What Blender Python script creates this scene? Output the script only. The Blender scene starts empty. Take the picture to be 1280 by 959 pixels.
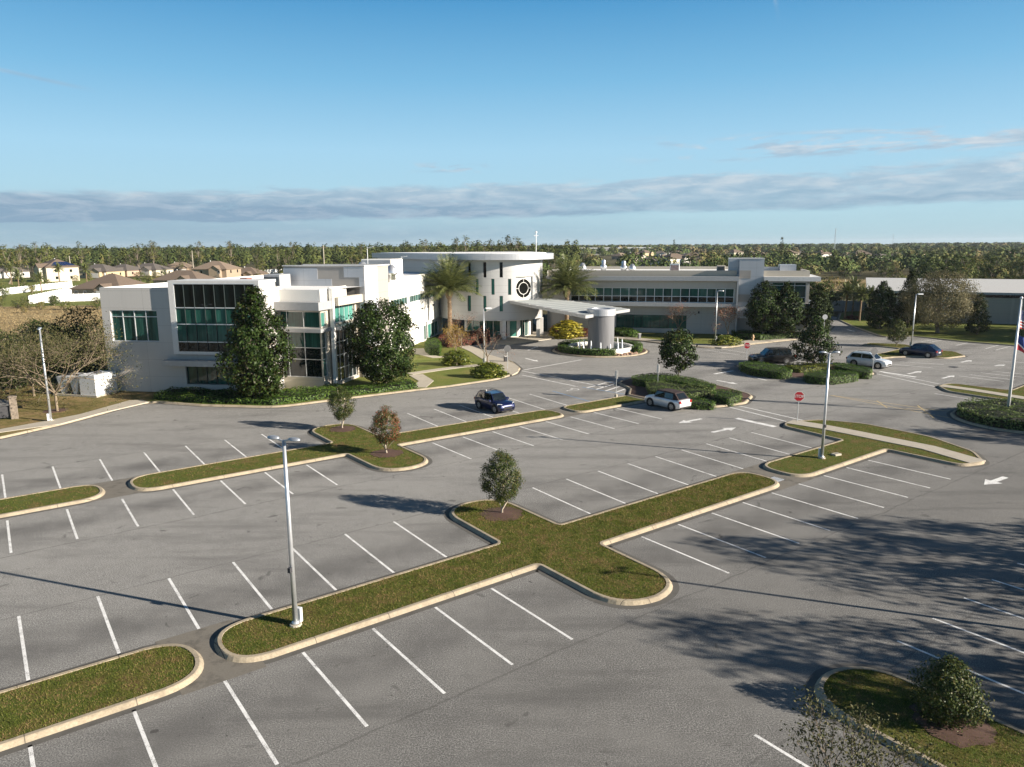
SKY_SAT, SKY_VAL, SKY_HUE, SKY_STR = 1.1, .55, .5, .055
SKY_GRAD = [(0.0, (.42, .63, .73)), (.06, (.47, .72, .84)), (.2, (.41, .71, .93)), (.34, (.22, .54, .83)), (.5, (.078, .345, .67)), (.68, (.022, .14, .36)), (1.0, (.010, .065, .20))]
CL_LO, CL_MID, CL_HI = (.115, .175, .235), (.18, .23, .28), (.32, .325, .335)
EXPO = 1.2
HAZE = .00007
import bpy, bmesh, math, random
import numpy as np

random.seed(7)
RNG = np.random.default_rng(7)
SC = bpy.context.scene
COL = SC.collection
PI = math.pi
R = math.radians

# ------------------------------------------------------------------ camera model (metres; camera above the origin, looking along +Y)
FPX, YH, ROLL, CAMH = 920.4, 306.7, -0.0063, 14.55
PITCH = math.atan2(479.5 - YH, FPX)

def G(px, py, z=0.0):
    """point of the place on the level z seen at a spot of the photograph (image pixel cast onto that level)"""
    x, y = px - 640, py - 479.5
    c, s = math.cos(ROLL), math.sin(ROLL)
    x, y = c * x + s * y, -s * x + c * y
    d = (x / FPX, 1.0, -y / FPX)
    r = (d[0], d[1] * math.cos(PITCH) + d[2] * math.sin(PITCH), -d[1] * math.sin(PITCH) + d[2] * math.cos(PITCH))
    t = (z - CAMH) / r[2]
    return (r[0] * t, r[1] * t)

UX, UY = 0.8022, 0.5971          # direction of the stall rows
def L(u, v):
    """car park grid: u along the rows, v across them"""
    return (u * UX - v * UY, u * UY + v * UX)

# ------------------------------------------------------------------ mesh builder
class MB:
    def __init__(s, T=None):
        s.v = []; s.f = []; s.T = T; s.m = []; s.cur = 0
    def tp(s, p):
        if s.T is None: return (p[0], p[1], p[2])
        ox, oy, oz, a = s.T[:4]; k = s.T[4] if len(s.T) > 4 else 1.0
        c, n = math.cos(a) * k, math.sin(a) * k
        return (ox + c * p[0] - n * p[1], oy + n * p[0] + c * p[1], oz + k * p[2])
    def add(s, vs, fs):
        b = len(s.v)
        s.v += [s.tp(p) for p in vs]
        s.f += [tuple(b + i for i in f) for f in fs]
        s.m += [s.cur] * len(fs)
        return s
    def quad(s, a, b, c, d): return s.add([a, b, c, d], [(0, 1, 2, 3)])
    def box(s, x0, x1, y0, y1, z0, z1):
        return s.add([(x0, y0, z0), (x1, y0, z0), (x1, y1, z0), (x0, y1, z0), (x0, y0, z1), (x1, y0, z1), (x1, y1, z1), (x0, y1, z1)],
                     [(0, 3, 2, 1), (4, 5, 6, 7), (0, 1, 5, 4), (1, 2, 6, 5), (2, 3, 7, 6), (3, 0, 4, 7)])
    def bbox(s, x0, x1, y0, y1, z0, z1, b=0.03):
        """box with bevelled vertical and top edges"""
        p = [(x0 + b, y0), (x1 - b, y0), (x1, y0 + b), (x1, y1 - b), (x1 - b, y1), (x0 + b, y1), (x0, y1 - b), (x0, y0 + b)]
        cx, cy = (x0 + x1) / 2, (y0 + y1) / 2
        q = [(cx + (x - cx) * (1 - 2 * b / max(x1 - x0, .01)), cy + (y - cy) * (1 - 2 * b / max(y1 - y0, .01))) for x, y in p]
        vs = [(x, y, z0) for x, y in p] + [(x, y, z1 - b) for x, y in p] + [(x, y, z1) for x, y in q]
        fs = [tuple(range(16, 24)), tuple(range(7, -1, -1))]
        for k in (0, 8):
            for i in range(8):
                j = (i + 1) % 8
                fs.append((k + i, k + j, k + 8 + j, k + 8 + i))
        return s.add(vs, fs)
    def prism(s, poly, z0, z1, top=True, bottom=False):
        n = len(poly)
        vs = [(x, y, z0) for x, y in poly] + [(x, y, z1) for x, y in poly]
        fs = [(i, (i + 1) % n, n + (i + 1) % n, n + i) for i in range(n)]
        if top: fs.append(tuple(range(n, 2 * n)))
        if bottom: fs.append(tuple(range(n - 1, -1, -1)))
        return s.add(vs, fs)
    def sheet(s, poly, z): return s.add([(x, y, z) for x, y in poly], [tuple(range(len(poly)))])
    def tube(s, pts, rad, n=8, cap=True):
        pts = [np.array(p, float) for p in pts]
        if not hasattr(rad, '__len__'): rad = [rad] * len(pts)
        vs = []; fs = []
        ref = None
        for i, p in enumerate(pts):
            d = pts[min(i + 1, len(pts) - 1)] - pts[max(i - 1, 0)]
            d = d / (np.linalg.norm(d) + 1e-9)
            if ref is None or abs(ref @ d) > .95:
                ref = np.array([1.0, 0, 0]) if abs(d[0]) < .8 else np.array([0, 1.0, 0])
            x = np.cross(d, ref); x /= np.linalg.norm(x) + 1e-9
            y = np.cross(d, x); ref = np.cross(x, d) if False else ref
            for k in range(n):
                a = 2 * PI * k / n
                vs.append(tuple(p + rad[i] * (math.cos(a) * x + math.sin(a) * y)))
        for i in range(len(pts) - 1):
            for k in range(n):
                j = (k + 1) % n
                fs.append((i * n + k, i * n + j, i * n + n + j, i * n + n + k))
        if cap:
            fs.append(tuple(range(n - 1, -1, -1)))
            fs.append(tuple(range((len(pts) - 1) * n, len(pts) * n)))
        return s.add(vs, fs)
    def lathe(s, prof, n=24, c=(0, 0), cap=True):
        vs = []; fs = []
        for r, z in prof:
            for k in range(n):
                a = 2 * PI * k / n
                vs.append((c[0] + r * math.cos(a), c[1] + r * math.sin(a), z))
        for i in range(len(prof) - 1):
            for k in range(n):
                j = (k + 1) % n
                fs.append((i * n + k, i * n + j, i * n + n + j, i * n + n + k))
        if cap:
            fs.append(tuple(range((len(prof) - 1) * n, len(prof) * n)))
            fs.append(tuple(range(n - 1, -1, -1)))
        return s.add(vs, fs)
    def build(s, name, mats, parent=None, smooth=False, bevel=0):
        me = bpy.data.meshes.new(name)
        off = np.array(parent_loc(parent))
        vs = [tuple(np.array(p) - off) for p in s.v] if parent is not None and any(off) else s.v
        me.from_pydata(vs, [], s.f)
        if not isinstance(mats, (list, tuple)): mats = [mats]
        for m in mats: me.materials.append(m)
        if len(mats) > 1: me.polygons.foreach_set('material_index', s.m)
        if smooth: me.polygons.foreach_set('use_smooth', [True] * len(s.f))
        me.update()
        o = bpy.data.objects.new(name, me); COL.objects.link(o)
        if parent is not None: o.parent = parent
        if bevel:
            md = o.modifiers.new('bevel', 'BEVEL'); md.width = bevel; md.segments = 2; md.limit_method = 'ANGLE'
        return o

def parent_loc(p):
    l = np.zeros(3)
    while p is not None:
        l += np.array(p.location); p = p.parent
    return l

def tag(o, label=None, cat=None, group=None, kind=None):
    if label: o['label'] = label
    if cat: o['category'] = cat
    if group: o['group'] = group
    if kind: o['kind'] = kind
    return o

def thing(name, loc, label, cat, group=None, rz=0.0):
    o = bpy.data.objects.new(name, None); COL.objects.link(o)
    o.location = (loc[0], loc[1], loc[2] if len(loc) > 2 else 0.0); o.rotation_euler = (0, 0, rz)
    o.empty_display_size = .3
    return tag(o, label, cat, group)

def dup(o, loc, label=None, rz=None, scale=None, group=None):
    """copy of a thing with copies of its parts and sub-parts"""
    def rec(src, par):
        c = src.copy(); COL.objects.link(c)
        if par is not None: c.parent = par
        for ch in kids.get(src.name, []): rec(ch, c)
        return c
    kids = {}
    stack = [o]
    while stack:
        q = stack.pop()
        kids[q.name] = [x for x in q.children]
        stack += kids[q.name]
    r = rec(o, None)
    r.location = (loc[0], loc[1], loc[2] if len(loc) > 2 else 0.0)
    if rz is not None: r.rotation_euler = (0, 0, rz)
    if scale is not None: r.scale = scale if hasattr(scale, '__len__') else (scale,) * 3
    if label: r['label'] = label
    if group: r['group'] = group
    return r

def fast_mesh(name, V, F4, mats, smooth=False, midx=None):
    """numpy verts (n,3) and quads (m,4) -> mesh data"""
    V = np.asarray(V, np.float32); F4 = np.asarray(F4, np.int32)
    k = F4.shape[1]
    me = bpy.data.meshes.new(name)
    me.vertices.add(len(V)); me.vertices.foreach_set('co', V.ravel())
    me.loops.add(F4.size); me.loops.foreach_set('vertex_index', F4.ravel())
    me.polygons.add(len(F4)); me.polygons.foreach_set('loop_start', np.arange(0, F4.size, k, dtype=np.int32))
    if not isinstance(mats, (list, tuple)): mats = [mats]
    for m in mats: me.materials.append(m)
    if midx is not None: me.polygons.foreach_set('material_index', np.asarray(midx, np.int32))
    if smooth: me.polygons.foreach_set('use_smooth', np.ones(len(F4), bool))
    me.update(calc_edges=True); me.validate()
    return me

def link(name, me, parent=None, loc=None):
    o = bpy.data.objects.new(name, me); COL.objects.link(o)
    if parent is not None: o.parent = parent
    if loc is not None: o.location = loc
    return o

def inpoly(P, poly):
    x, y = P[:, 0], P[:, 1]; r = np.zeros(len(P), bool); n = len(poly)
    for i in range(n):
        x0, y0 = poly[i]; x1, y1 = poly[(i + 1) % n]
        c = ((y0 > y) != (y1 > y)) & (x < (x1 - x0) * (y - y0) / (y1 - y0 + 1e-12) + x0)
        r ^= c
    return r

def area(poly):
    return .5 * sum(poly[i][0] * poly[(i + 1) % len(poly)][1] - poly[(i + 1) % len(poly)][0] * poly[i][1] for i in range(len(poly)))

def rounded(pts, seg=8):
    """[(x, y, r)] -> counter-clockwise outline with rounded corners"""
    n = len(pts); out = []
    for i in range(n):
        p = np.array(pts[i][:2], float); r = pts[i][2] if len(pts[i]) > 2 else 0
        a = np.array(pts[i - 1][:2], float) - p; b = np.array(pts[(i + 1) % n][:2], float) - p
        la, lb = np.linalg.norm(a), np.linalg.norm(b); a /= la; b /= lb
        if r <= 0: out.append(tuple(p)); continue
        th = math.acos(max(-1, min(1, a @ b)))
        t = min(r / max(math.tan(th / 2), 1e-3), .49 * la, .49 * lb)
        q0, q1 = p + a * t, p + b * t
        for k in range(seg + 1):
            w = k / seg
            out.append(tuple((1 - w) ** 2 * q0 + 2 * w * (1 - w) * (p * .85 + .15 * (q0 + q1) / 2) + w * w * q1))
    if area(out) < 0: out.reverse()
    return out

def inset(poly, d):
    n = len(poly); out = []
    for i in range(n):
        p = np.array(poly[i]); a = np.array(poly[i - 1]); b = np.array(poly[(i + 1) % n])
        e0 = p - a; e1 = b - p
        n0 = np.array([-e0[1], e0[0]]) / (np.linalg.norm(e0) + 1e-9); n1 = np.array([-e1[1], e1[0]]) / (np.linalg.norm(e1) + 1e-9)
        m = n0 + n1; m /= np.linalg.norm(m) + 1e-9
        k = d / max(.45, m @ n0)
        out.append(tuple(p + m * k))
    return out

# ------------------------------------------------------------------ materials
def nt(name):
    m = bpy.data.materials.new(name); m.use_nodes = True
    t = m.node_tree; b = t.nodes['Principled BSDF']
    return m, t, b
def N(t, typ, **kw):
    n = t.nodes.new(typ)
    for k, v in kw.items():
        if k in n.inputs.keys(): n.inputs[k].default_value = v
        else: setattr(n, k, v)
    return n
def lk(t, a, b): t.links.new(a, b)
def ramp(t, fac, stops, interp='LINEAR'):
    r = t.nodes.new('ShaderNodeValToRGB'); r.color_ramp.interpolation = interp
    e = r.color_ramp.elements
    while len(e) < len(stops): e.new(.5)
    for i, (p, c) in enumerate(stops):
        e[i].position = p; e[i].color = (*c, 1) if len(c) == 3 else c
    lk(t, fac, r.inputs[0]); return r.outputs[0]
def mixc(t, fac, a, b, mode='MIX'):
    m = t.nodes.new('ShaderNodeMix'); m.data_type = 'RGBA'; m.blend_type = mode
    for sock, v in ((m.inputs[0], fac), (m.inputs[6], a), (m.inputs[7], b)):
        if hasattr(v, 'is_linked'): lk(t, v, sock)
        elif isinstance(v, (int, float)): sock.default_value = v
        else: sock.default_value = (*v, 1) if len(v) == 3 else v
    return m.outputs[2]
def math_(t, op, a, b=None, c=None):
    m = t.nodes.new('ShaderNodeMath'); m.operation = op
    for i, v in enumerate((a, b, c)):
        if v is None: continue
        if hasattr(v, 'is_linked'): lk(t, v, m.inputs[i])
        else: m.inputs[i].default_value = v
    return m.outputs[0]
def pos(t, scale=(1, 1, 1), rot=0, obj=False):
    if obj:
        o = t.nodes.new('ShaderNodeTexCoord').outputs['Object']
    else:
        o = t.nodes.new('ShaderNodeNewGeometry').outputs['Position']
    mp = t.nodes.new('ShaderNodeMapping'); mp.inputs['Scale'].default_value = scale; mp.inputs['Rotation'].default_value = (0, 0, rot)
    lk(t, o, mp.inputs[0]); return mp.outputs[0]
def noise(t, vec, scale, detail=4, rough=.55, dist=0):
    n = t.nodes.new('ShaderNodeTexNoise'); n.inputs['Scale'].default_value = scale; n.inputs['Detail'].default_value = detail
    n.inputs['Roughness'].default_value = rough; n.inputs['Distortion'].default_value = dist
    lk(t, vec, n.inputs['Vector']); return n.outputs['Fac']
def bump(t, b, h, strength=.3, dist=.02):
    n = t.nodes.new('ShaderNodeBump'); n.inputs['Strength'].default_value = strength; n.inputs['Distance'].default_value = dist
    lk(t, h, n.inputs['Height']); lk(t, n.outputs[0], b.inputs['Normal'])

def plain(name, c, rough=.6, metal=0.0, var=.12, scale=3.0, spec=.4, coat=0.0, obj=False):
    m, t, b = nt(name)
    p = pos(t, obj=obj)
    f = noise(t, p, scale, 5)
    lo = tuple(x * (1 - var) for x in c); hi = tuple(min(1, x * (1 + var)) for x in c)
    lk(t, ramp(t, f, [(.3, lo), (.7, hi)]), b.inputs['Base Color'])
    b.inputs['Roughness'].default_value = rough; b.inputs['Metallic'].default_value = metal
    b.inputs['Specular IOR Level'].default_value = spec
    b.inputs['Coat Weight'].default_value = coat; b.inputs['Coat Roughness'].default_value = .04
    return m

def grid_uv(t):
    gm = t.nodes.new('ShaderNodeNewGeometry'); sx = t.nodes.new('ShaderNodeSeparateXYZ'); lk(t, gm.outputs['Position'], sx.inputs[0])
    u = math_(t, 'ADD', math_(t, 'MULTIPLY', sx.outputs['X'], UX), math_(t, 'MULTIPLY', sx.outputs['Y'], UY))
    v = math_(t, 'ADD', math_(t, 'MULTIPLY', sx.outputs['X'], -UY), math_(t, 'MULTIPLY', sx.outputs['Y'], UX))
    return u, v

def mat_asphalt():
    m, t, b = nt('asphalt')
    p = pos(t); ps = pos(t, (.10, .55, 1), rot=-math.atan2(UY, UX)); u, v = grid_uv(t)
    fine = noise(t, p, 20, 2, .85); grit = noise(t, p, 58, 2, .8); mid = noise(t, p, 1.7, 5, .62); big = noise(t, p, .14, 4, .6, .6); lanes = noise(t, ps, 1.0, 5, .62, .3)
    g = math_(t, 'ADD', math_(t, 'MULTIPLY', fine, .6), math_(t, 'MULTIPLY', grit, .4))
    c = ramp(t, g, [(.38, (.068, .067, .065)), (.5, (.188, .185, .177)), (.61, (.45, .44, .415))])
    c = mixc(t, math_(t, 'MULTIPLY', ramp(t, mid, [(.42, (0, 0, 0)), (.72, (1, 1, 1))]), .45), c, (.145, .141, .132))
    c = mixc(t, math_(t, 'MULTIPLY', ramp(t, big, [(.44, (0, 0, 0)), (.62, (1, 1, 1))]), .42), c, (.265, .258, .242))
    c = mixc(t, math_(t, 'MULTIPLY', ramp(t, lanes, [(.50, (0, 0, 0)), (.70, (1, 1, 1))]), .62), c, (.118, .115, .110))
    # surface tone: darker over the near bays, paler further off
    ed = math_(t, 'ADD', v, math_(t, 'MULTIPLY', math_(t, 'SUBTRACT', mid, .5), 3.0))
    mr = t.nodes.new('ShaderNodeMapRange'); mr.inputs[1].default_value = 17; mr.inputs[2].default_value = 38; mr.inputs[3].default_value = .80; mr.inputs[4].default_value = 1.18; lk(t, ed, mr.inputs[0])
    sc = t.nodes.new('ShaderNodeVectorMath'); sc.operation = 'SCALE'; lk(t, c, sc.inputs[0]); lk(t, mr.outputs[0], sc.inputs['Scale']); c = sc.outputs[0]
    # paving seams along the rows, tyre darkened bays and oil drips
    wob = math_(t, 'MULTIPLY', math_(t, 'SUBTRACT', noise(t, p, .5, 3), .5), .5)
    for s0 in (18.7, 10.9, 33.95, 41.2, 57.4):
        d = math_(t, 'ABSOLUTE', math_(t, 'ADD', math_(t, 'SUBTRACT', v, s0), wob))
        c = mixc(t, math_(t, 'MULTIPLY', math_(t, 'LESS_THAN', d, .045), math_(t, 'MULTIPLY', mid, .75)), c, (.075, .072, .068))
    for s0, wd in ((22.3, 1.7), (30.4, 1.7), (44.6, 1.7), (53.4, 1.8), (8.4, 1.7)):
        d = math_(t, 'ABSOLUTE', math_(t, 'SUBTRACT', v, s0)); mm = t.nodes.new('ShaderNodeMapRange'); mm.interpolation_type = 'SMOOTHSTEP'; mm.inputs[1].default_value = wd; mm.inputs[2].default_value = .3; lk(t, d, mm.inputs[0])
        c = mixc(t, math_(t, 'MULTIPLY', math_(t, 'MULTIPLY', mm.outputs[0], ramp(t, noise(t, p, .42, 4, .6), [(.36, (.25, .25, .25)), (.60, (1, 1, 1))])), .60), c, (.106, .103, .099))
    spots = noise(t, p, .75, 2, .5, 1.2)
    c = mixc(t, math_(t, 'MULTIPLY', ramp(t, spots, [(.68, (0, 0, 0)), (.74, (1, 1, 1))]), .6), c, (.075, .073, .069))
    drip = noise(t, p, 2.6, 2, .5, .8)
    c = mixc(t, math_(t, 'MULTIPLY', ramp(t, drip, [(.735, (0, 0, 0)), (.76, (1, 1, 1))]), .7), c, (.05, .047, .045))
    lk(t, c, b.inputs['Base Color']); b.inputs['Roughness'].default_value = .93; b.inputs['Specular IOR Level'].default_value = .2
    bump(t, b, g, .6, .015)
    return m

def mat_paint():
    m, t, b = nt('road_paint'); p = pos(t)
    f = noise(t, p, 34, 3, .8); h = noise(t, p, 2.2, 4, .65)
    wear = math_(t, 'ADD', math_(t, 'MULTIPLY', f, .7), math_(t, 'MULTIPLY', h, .45))
    lk(t, ramp(t, wear, [(.50, (.80, .80, .78)), (.62, (.66, .655, .64)), (.68, (.22, .215, .205))]), b.inputs['Base Color']); b.inputs['Roughness'].default_value = .8
    return m

def mat_kerb():
    m, t, b = nt('kerb_concrete'); p = pos(t); u, v = grid_uv(t)
    f = noise(t, p, 1.1, 6, .7); g = noise(t, p, 13, 3, .75); h = noise(t, p, .35, 3)
    col = ramp(t, g, [(.3, (.29, .24, .165)), (.7, (.43, .365, .265))])
    col = mixc(t, math_(t, 'MULTIPLY', ramp(t, f, [(.46, (0, 0, 0)), (.70, (1, 1, 1))]), .75), col, (.17, .14, .105))
    col = mixc(t, math_(t, 'MULTIPLY', ramp(t, h, [(.45, (0, 0, 0)), (.65, (1, 1, 1))]), .35), col, (.30, .26, .20))
    j = math_(t, 'MAXIMUM', math_(t, 'LESS_THAN', math_(t, 'FRACT', math_(t, 'DIVIDE', u, 3.05)), .010), math_(t, 'LESS_THAN', math_(t, 'FRACT', math_(t, 'DIVIDE', math_(t, 'SUBTRACT', v, 1.25), 3.1)), .010))
    col = mixc(t, math_(t, 'MULTIPLY', j, .75), col, (.06, .05, .04))
    lk(t, col, b.inputs['Base Color']); b.inputs['Roughness'].default_value = .92; bump(t, b, g, .4, .012)
    return m

def mat_concrete(name='concrete', c=(.42, .385, .32), dark=(.2, .18, .15), amt=.6):
    m, t, b = nt(name)
    p = pos(t)
    f = noise(t, p, 1.3, 6, .65); g = noise(t, p, 14, 3, .7)
    col = ramp(t, g, [(.3, tuple(x * .86 for x in c)), (.7, tuple(x * 1.1 for x in c))])
    col = mixc(t, math_(t, 'MULTIPLY', ramp(t, f, [(.5, (0, 0, 0)), (.72, (1, 1, 1))]), amt), col, dark)
    lk(t, col, b.inputs['Base Color']); b.inputs['Roughness'].default_value = .9
    bump(t, b, g, .25, .01)
    return m

def mat_grass(name, stops, scale=.9, fine=30):
    m, t, b = nt(name)
    p = pos(t)
    f = noise(t, p, scale, 6, .68); g = noise(t, p, fine, 3, .75)
    c = ramp(t, f, stops)
    c = mixc(t, .6, c, ramp(t, g, [(.3, (.25, .25, .25)), (.7, (1.5, 1.5, 1.5))]), 'MULTIPLY')
    lk(t, c, b.inputs['Base Color']); b.inputs['Roughness'].default_value = .95; b.inputs['Specular IOR Level'].default_value = .1
    bump(t, b, g, .8, .05)
    return m

def mat_leaf(name, stops, rough=.5, spec=.35, back=None, trans=.25, objvar=0.0, pscale=.5, rnd=.62):
    """leaf colours vary from leaf to leaf and from clump to clump"""
    m, t, b = nt(name)
    gm = t.nodes.new('ShaderNodeNewGeometry')
    f = noise(t, pos(t, obj=True), pscale, 3, .6)
    v = math_(t, 'ADD', math_(t, 'MULTIPLY', gm.outputs['Random Per Island'], rnd), math_(t, 'MULTIPLY', f, 1.04 - rnd))
    if objvar:
        oi = t.nodes.new('ShaderNodeObjectInfo')
        v = math_(t, 'ADD', v, math_(t, 'MULTIPLY', math_(t, 'SUBTRACT', oi.outputs['Random'], .5), objvar))
    c = ramp(t, v, stops)
    if back is not None: c = mixc(t, gm.outputs['Backfacing'], c, back)
    lk(t, c, b.inputs['Base Color']); b.inputs['Roughness'].default_value = rough; b.inputs['Specular IOR Level'].default_value = spec
    if trans:
        tr = t.nodes.new('ShaderNodeBsdfTranslucent'); lk(t, c, tr.inputs[0])
        mx = t.nodes.new('ShaderNodeMixShader'); mx.inputs[0].default_value = trans
        lk(t, b.outputs[0], mx.inputs[1]); lk(t, tr.outputs[0], mx.inputs[2])
        lk(t, mx.outputs[0], t.nodes['Material Output'].inputs['Surface'])
    return m

def mat_wall(name, c, joint=1.45, jw=.022, rough=.7, metal=0, stain=.2, vjoint=0, spec=.35):
    """cladding with horizontal joints, a little streaked"""
    m, t, b = nt(name)
    gm = t.nodes.new('ShaderNodeNewGeometry'); sx = t.nodes.new('ShaderNodeSeparateXYZ'); lk(t, gm.outputs['Position'], sx.inputs[0])
    f = noise(t, pos(t, (1.4, 1.4, .16)), 1.0, 5, .6); g = noise(t, pos(t), .35, 3)
    lo = tuple(x * (1 - stain) for x in c)
    col = mixc(t, ramp(t, f, [(.5, (0, 0, 0)), (.8, (1, 1, 1))]), c, lo)
    col = mixc(t, math_(t, 'MULTIPLY', g, .3), col, tuple(x * .88 for x in c))
    if joint:
        md = math_(t, 'FRACT', math_(t, 'DIVIDE', sx.outputs['Z'], joint))
        j = math_(t, 'LESS_THAN', md, jw / joint)
        if vjoint:
            w = math_(t, 'ADD', math_(t, 'MULTIPLY', sx.outputs['X'], .97), math_(t, 'MULTIPLY', sx.outputs['Y'], -.25))
            j2 = math_(t, 'LESS_THAN', math_(t, 'FRACT', math_(t, 'DIVIDE', w, vjoint)), jw / vjoint)
            j = math_(t, 'MAXIMUM', j, j2)
        col = mixc(t, math_(t, 'MULTIPLY', j, .55), col, tuple(x * .3 for x in c))
    lk(t, col, b.inputs['Base Color']); b.inputs['Roughness'].default_value = rough; b.inputs['Metallic'].default_value = metal
    b.inputs['Specular IOR Level'].default_value = spec
    return m

def mat_glass(name, a, bcol, rough=.04, spec=.6):
    m, t, b = nt(name)
    gm = t.nodes.new('ShaderNodeNewGeometry')
    f = noise(t, pos(t, (.8, .8, .5)), .9, 3, .6, .5)
    st = noise(t, pos(t, (3.2, 3.2, .22)), 1.0, 3, .6, .3)
    v = math_(t, 'ADD', math_(t, 'MULTIPLY', gm.outputs['Random Per Island'], .5), math_(t, 'ADD', math_(t, 'MULTIPLY', f, .2), math_(t, 'MULTIPLY', ramp(t, st, [(.36, (0, 0, 0)), (.62, (1, 1, 1))]), .34)))
    lk(t, ramp(t, v, [(.22, a), (.6, tuple((x + y) / 2 for x, y in zip(a, bcol))), (.85, bcol)]), b.inputs['Base Color'])
    b.inputs['Roughness'].default_value = rough; b.inputs['Specular IOR Level'].default_value = spec; b.inputs['IOR'].default_value = 1.5
    w = noise(t, pos(t), .5, 2)
    bump(t, b, w, .06, .05)
    return m

def mat_roof_tile(name, c):
    m, t, b = nt(name)
    g = noise(t, pos(t), 5, 4, .7); f = noise(t, pos(t), .5, 4)
    col = ramp(t, g, [(.3, tuple(x * .7 for x in c)), (.7, tuple(x * 1.25 for x in c))])
    col = mixc(t, math_(t, 'MULTIPLY', f, .5), col, tuple(x * .75 for x in c))
    lk(t, col, b.inputs['Base Color']); b.inputs['Roughness'].default_value = .9
    return m

M = {}
M['asphalt'] = mat_asphalt()
M['kerb'] = mat_kerb()
M['walk'] = mat_concrete('walk_concrete', (.42, .38, .31), (.28, .25, .205), .5)
M['flume'] = mat_concrete('flume_concrete', (.165, .15, .125), (.055, .05, .043), .9)
M['paint'] = mat_paint()
M['paint_yellow'] = mat_concrete('yellow_paint', (.55, .42, .2), (.25, .2, .14), .6)
M['paint_blue'] = mat_concrete('blue_paint', (.12, .28, .5), (.1, .14, .2), .5)
M['lawn'] = mat_grass('lawn_soil', [(.34, (.165, .115, .05)), (.46, (.115, .115, .032)), (.56, (.085, .115, .024)), (.64, (.14, .12, .042)), (.74, (.19, .13, .065))], .9)
M['lawn_far'] = mat_grass('mown_lawn', [(.3, (.20, .185, .06)), (.5, (.16, .18, .045)), (.65, (.12, .16, .035)), (.8, (.25, .20, .08))], .35, 9)
M['lawn_dry'] = mat_grass('dry_lawn', [(.3, (.23, .16, .075)), (.45, (.15, .135, .045)), (.58, (.26, .185, .09)), (.72, (.17, .15, .05))], .45, 12)
M['field'] = mat_grass('field_grass', [(.3, (.19, .135, .065)), (.5, (.30, .225, .115)), (.65, (.37, .285, .15)), (.8, (.18, .16, .07))], .12, 2.5)
M['ground'] = mat_grass('far_ground', [(.3, (.05, .05, .022)), (.5, (.09, .082, .038)), (.7, (.15, .12, .06))], .02, .8)
M['mulch'] = mat_concrete('mulch', (.085, .045, .032), (.16, .10, .075), .5)
M['rock'] = mat_concrete('pebble', (.36, .24, .17), (.16, .10, .07), .6)
M['wall_white'] = mat_wall('white_stucco', (.80, .785, .74), 0, stain=.06)
M['wall_panel'] = mat_wall('pale_panel', (.50, .485, .46), 1.72, vjoint=5.4, stain=.10)
M['wall_beige'] = mat_wall('beige_panel', (.50, .455, .38), 1.05, stain=.1)
M['wall_silver'] = mat_wall('silver_metal_panel', (.47, .485, .51), 1.35, rough=.42, metal=.35, stain=.08, vjoint=2.7)
M['wall_drum'] = mat_wall('curved_metal_panel', (.56, .555, .545), 1.05, rough=.5, metal=.12, stain=.05)
M['wall_taupe'] = mat_wall('taupe_panel', (.36, .335, .305), 1.35, stain=.1)
M['wall_grey'] = mat_wall('grey_stucco', (.45, .435, .41), 1.9, stain=.12)
M['wall_warm'] = mat_wall('warm_grey_stucco', (.54, .51, .465), 1.9, stain=.12)
M['trim_white'] = plain('white_trim', (.64, .63, .61), .45, var=.05)
M['trim_grey'] = plain('grey_trim', (.40, .405, .41), .45, metal=.2, var=.06)
M['mullion'] = plain('aluminium_mullion', (.66, .68, .69), .4, metal=.4, var=.05)
M['mullion_dark'] = plain('dark_mullion', (.03, .04, .04), .4, var=.05)
M['roof_grey'] = mat_concrete('grey_membrane', (.46, .46, .45), (.34, .33, .31), .4)
M['roof_white'] = mat_concrete('roof_membrane', (.80, .80, .79), (.55, .54, .52), .35)
M['glass'] = mat_glass('teal_glass', (.004, .024, .021), (.036, .13, .108))
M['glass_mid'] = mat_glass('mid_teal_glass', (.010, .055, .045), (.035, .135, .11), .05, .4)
M['glass_bright'] = mat_glass('bright_teal_glass', (.03, .13, .105), (.10, .30, .25))
M['glass_dark'] = mat_glass('dark_glass', (.002, .004, .005), (.006, .014, .015), .03, .5)
M['glass_black'] = mat_glass('black_glass', (.0015, .002, .0022), (.003, .004, .004), .08, .35)
M['metal_galv'] = plain('galvanised_steel', (.58, .60, .62), .38, metal=.7, var=.1)
M['metal_white'] = plain('painted_steel', (.72, .73, .74), .4, metal=.1, var=.06)
M['black'] = plain('black_rubber', (.015, .015, .016), .7, var=.1)
M['dark'] = plain('dark_steel', (.05, .05, .055), .5, var=.1)
M['bark'] = plain('grey_bark', (.20, .165, .13), .95, var=.35, scale=6)
M['bark_pale'] = plain('pale_bark', (.40, .34, .27), .95, var=.3, scale=5)
M['bark_palm'] = plain('palm_bark', (.19, .135, .085), .95, var=.5, scale=7)
M['twig'] = plain('dry_twig', (.21, .165, .115), .95, var=.3)
M['red_sign'] = plain('red_sign_sheet', (.38, .012, .022), .4, var=.05)
M['water'] = mat_glass('fountain_water', (.03, .05, .055), (.06, .09, .10), .08)
m_, t_, b_ = nt('foam_water'); b_.inputs['Base Color'].default_value = (.86, .88, .9, 1); b_.inputs['Roughness'].default_value = .35
M['foam'] = m_
M['stone_rib'] = mat_wall('ribbed_stone', (.17, .172, .18), 0, stain=.45)
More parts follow.
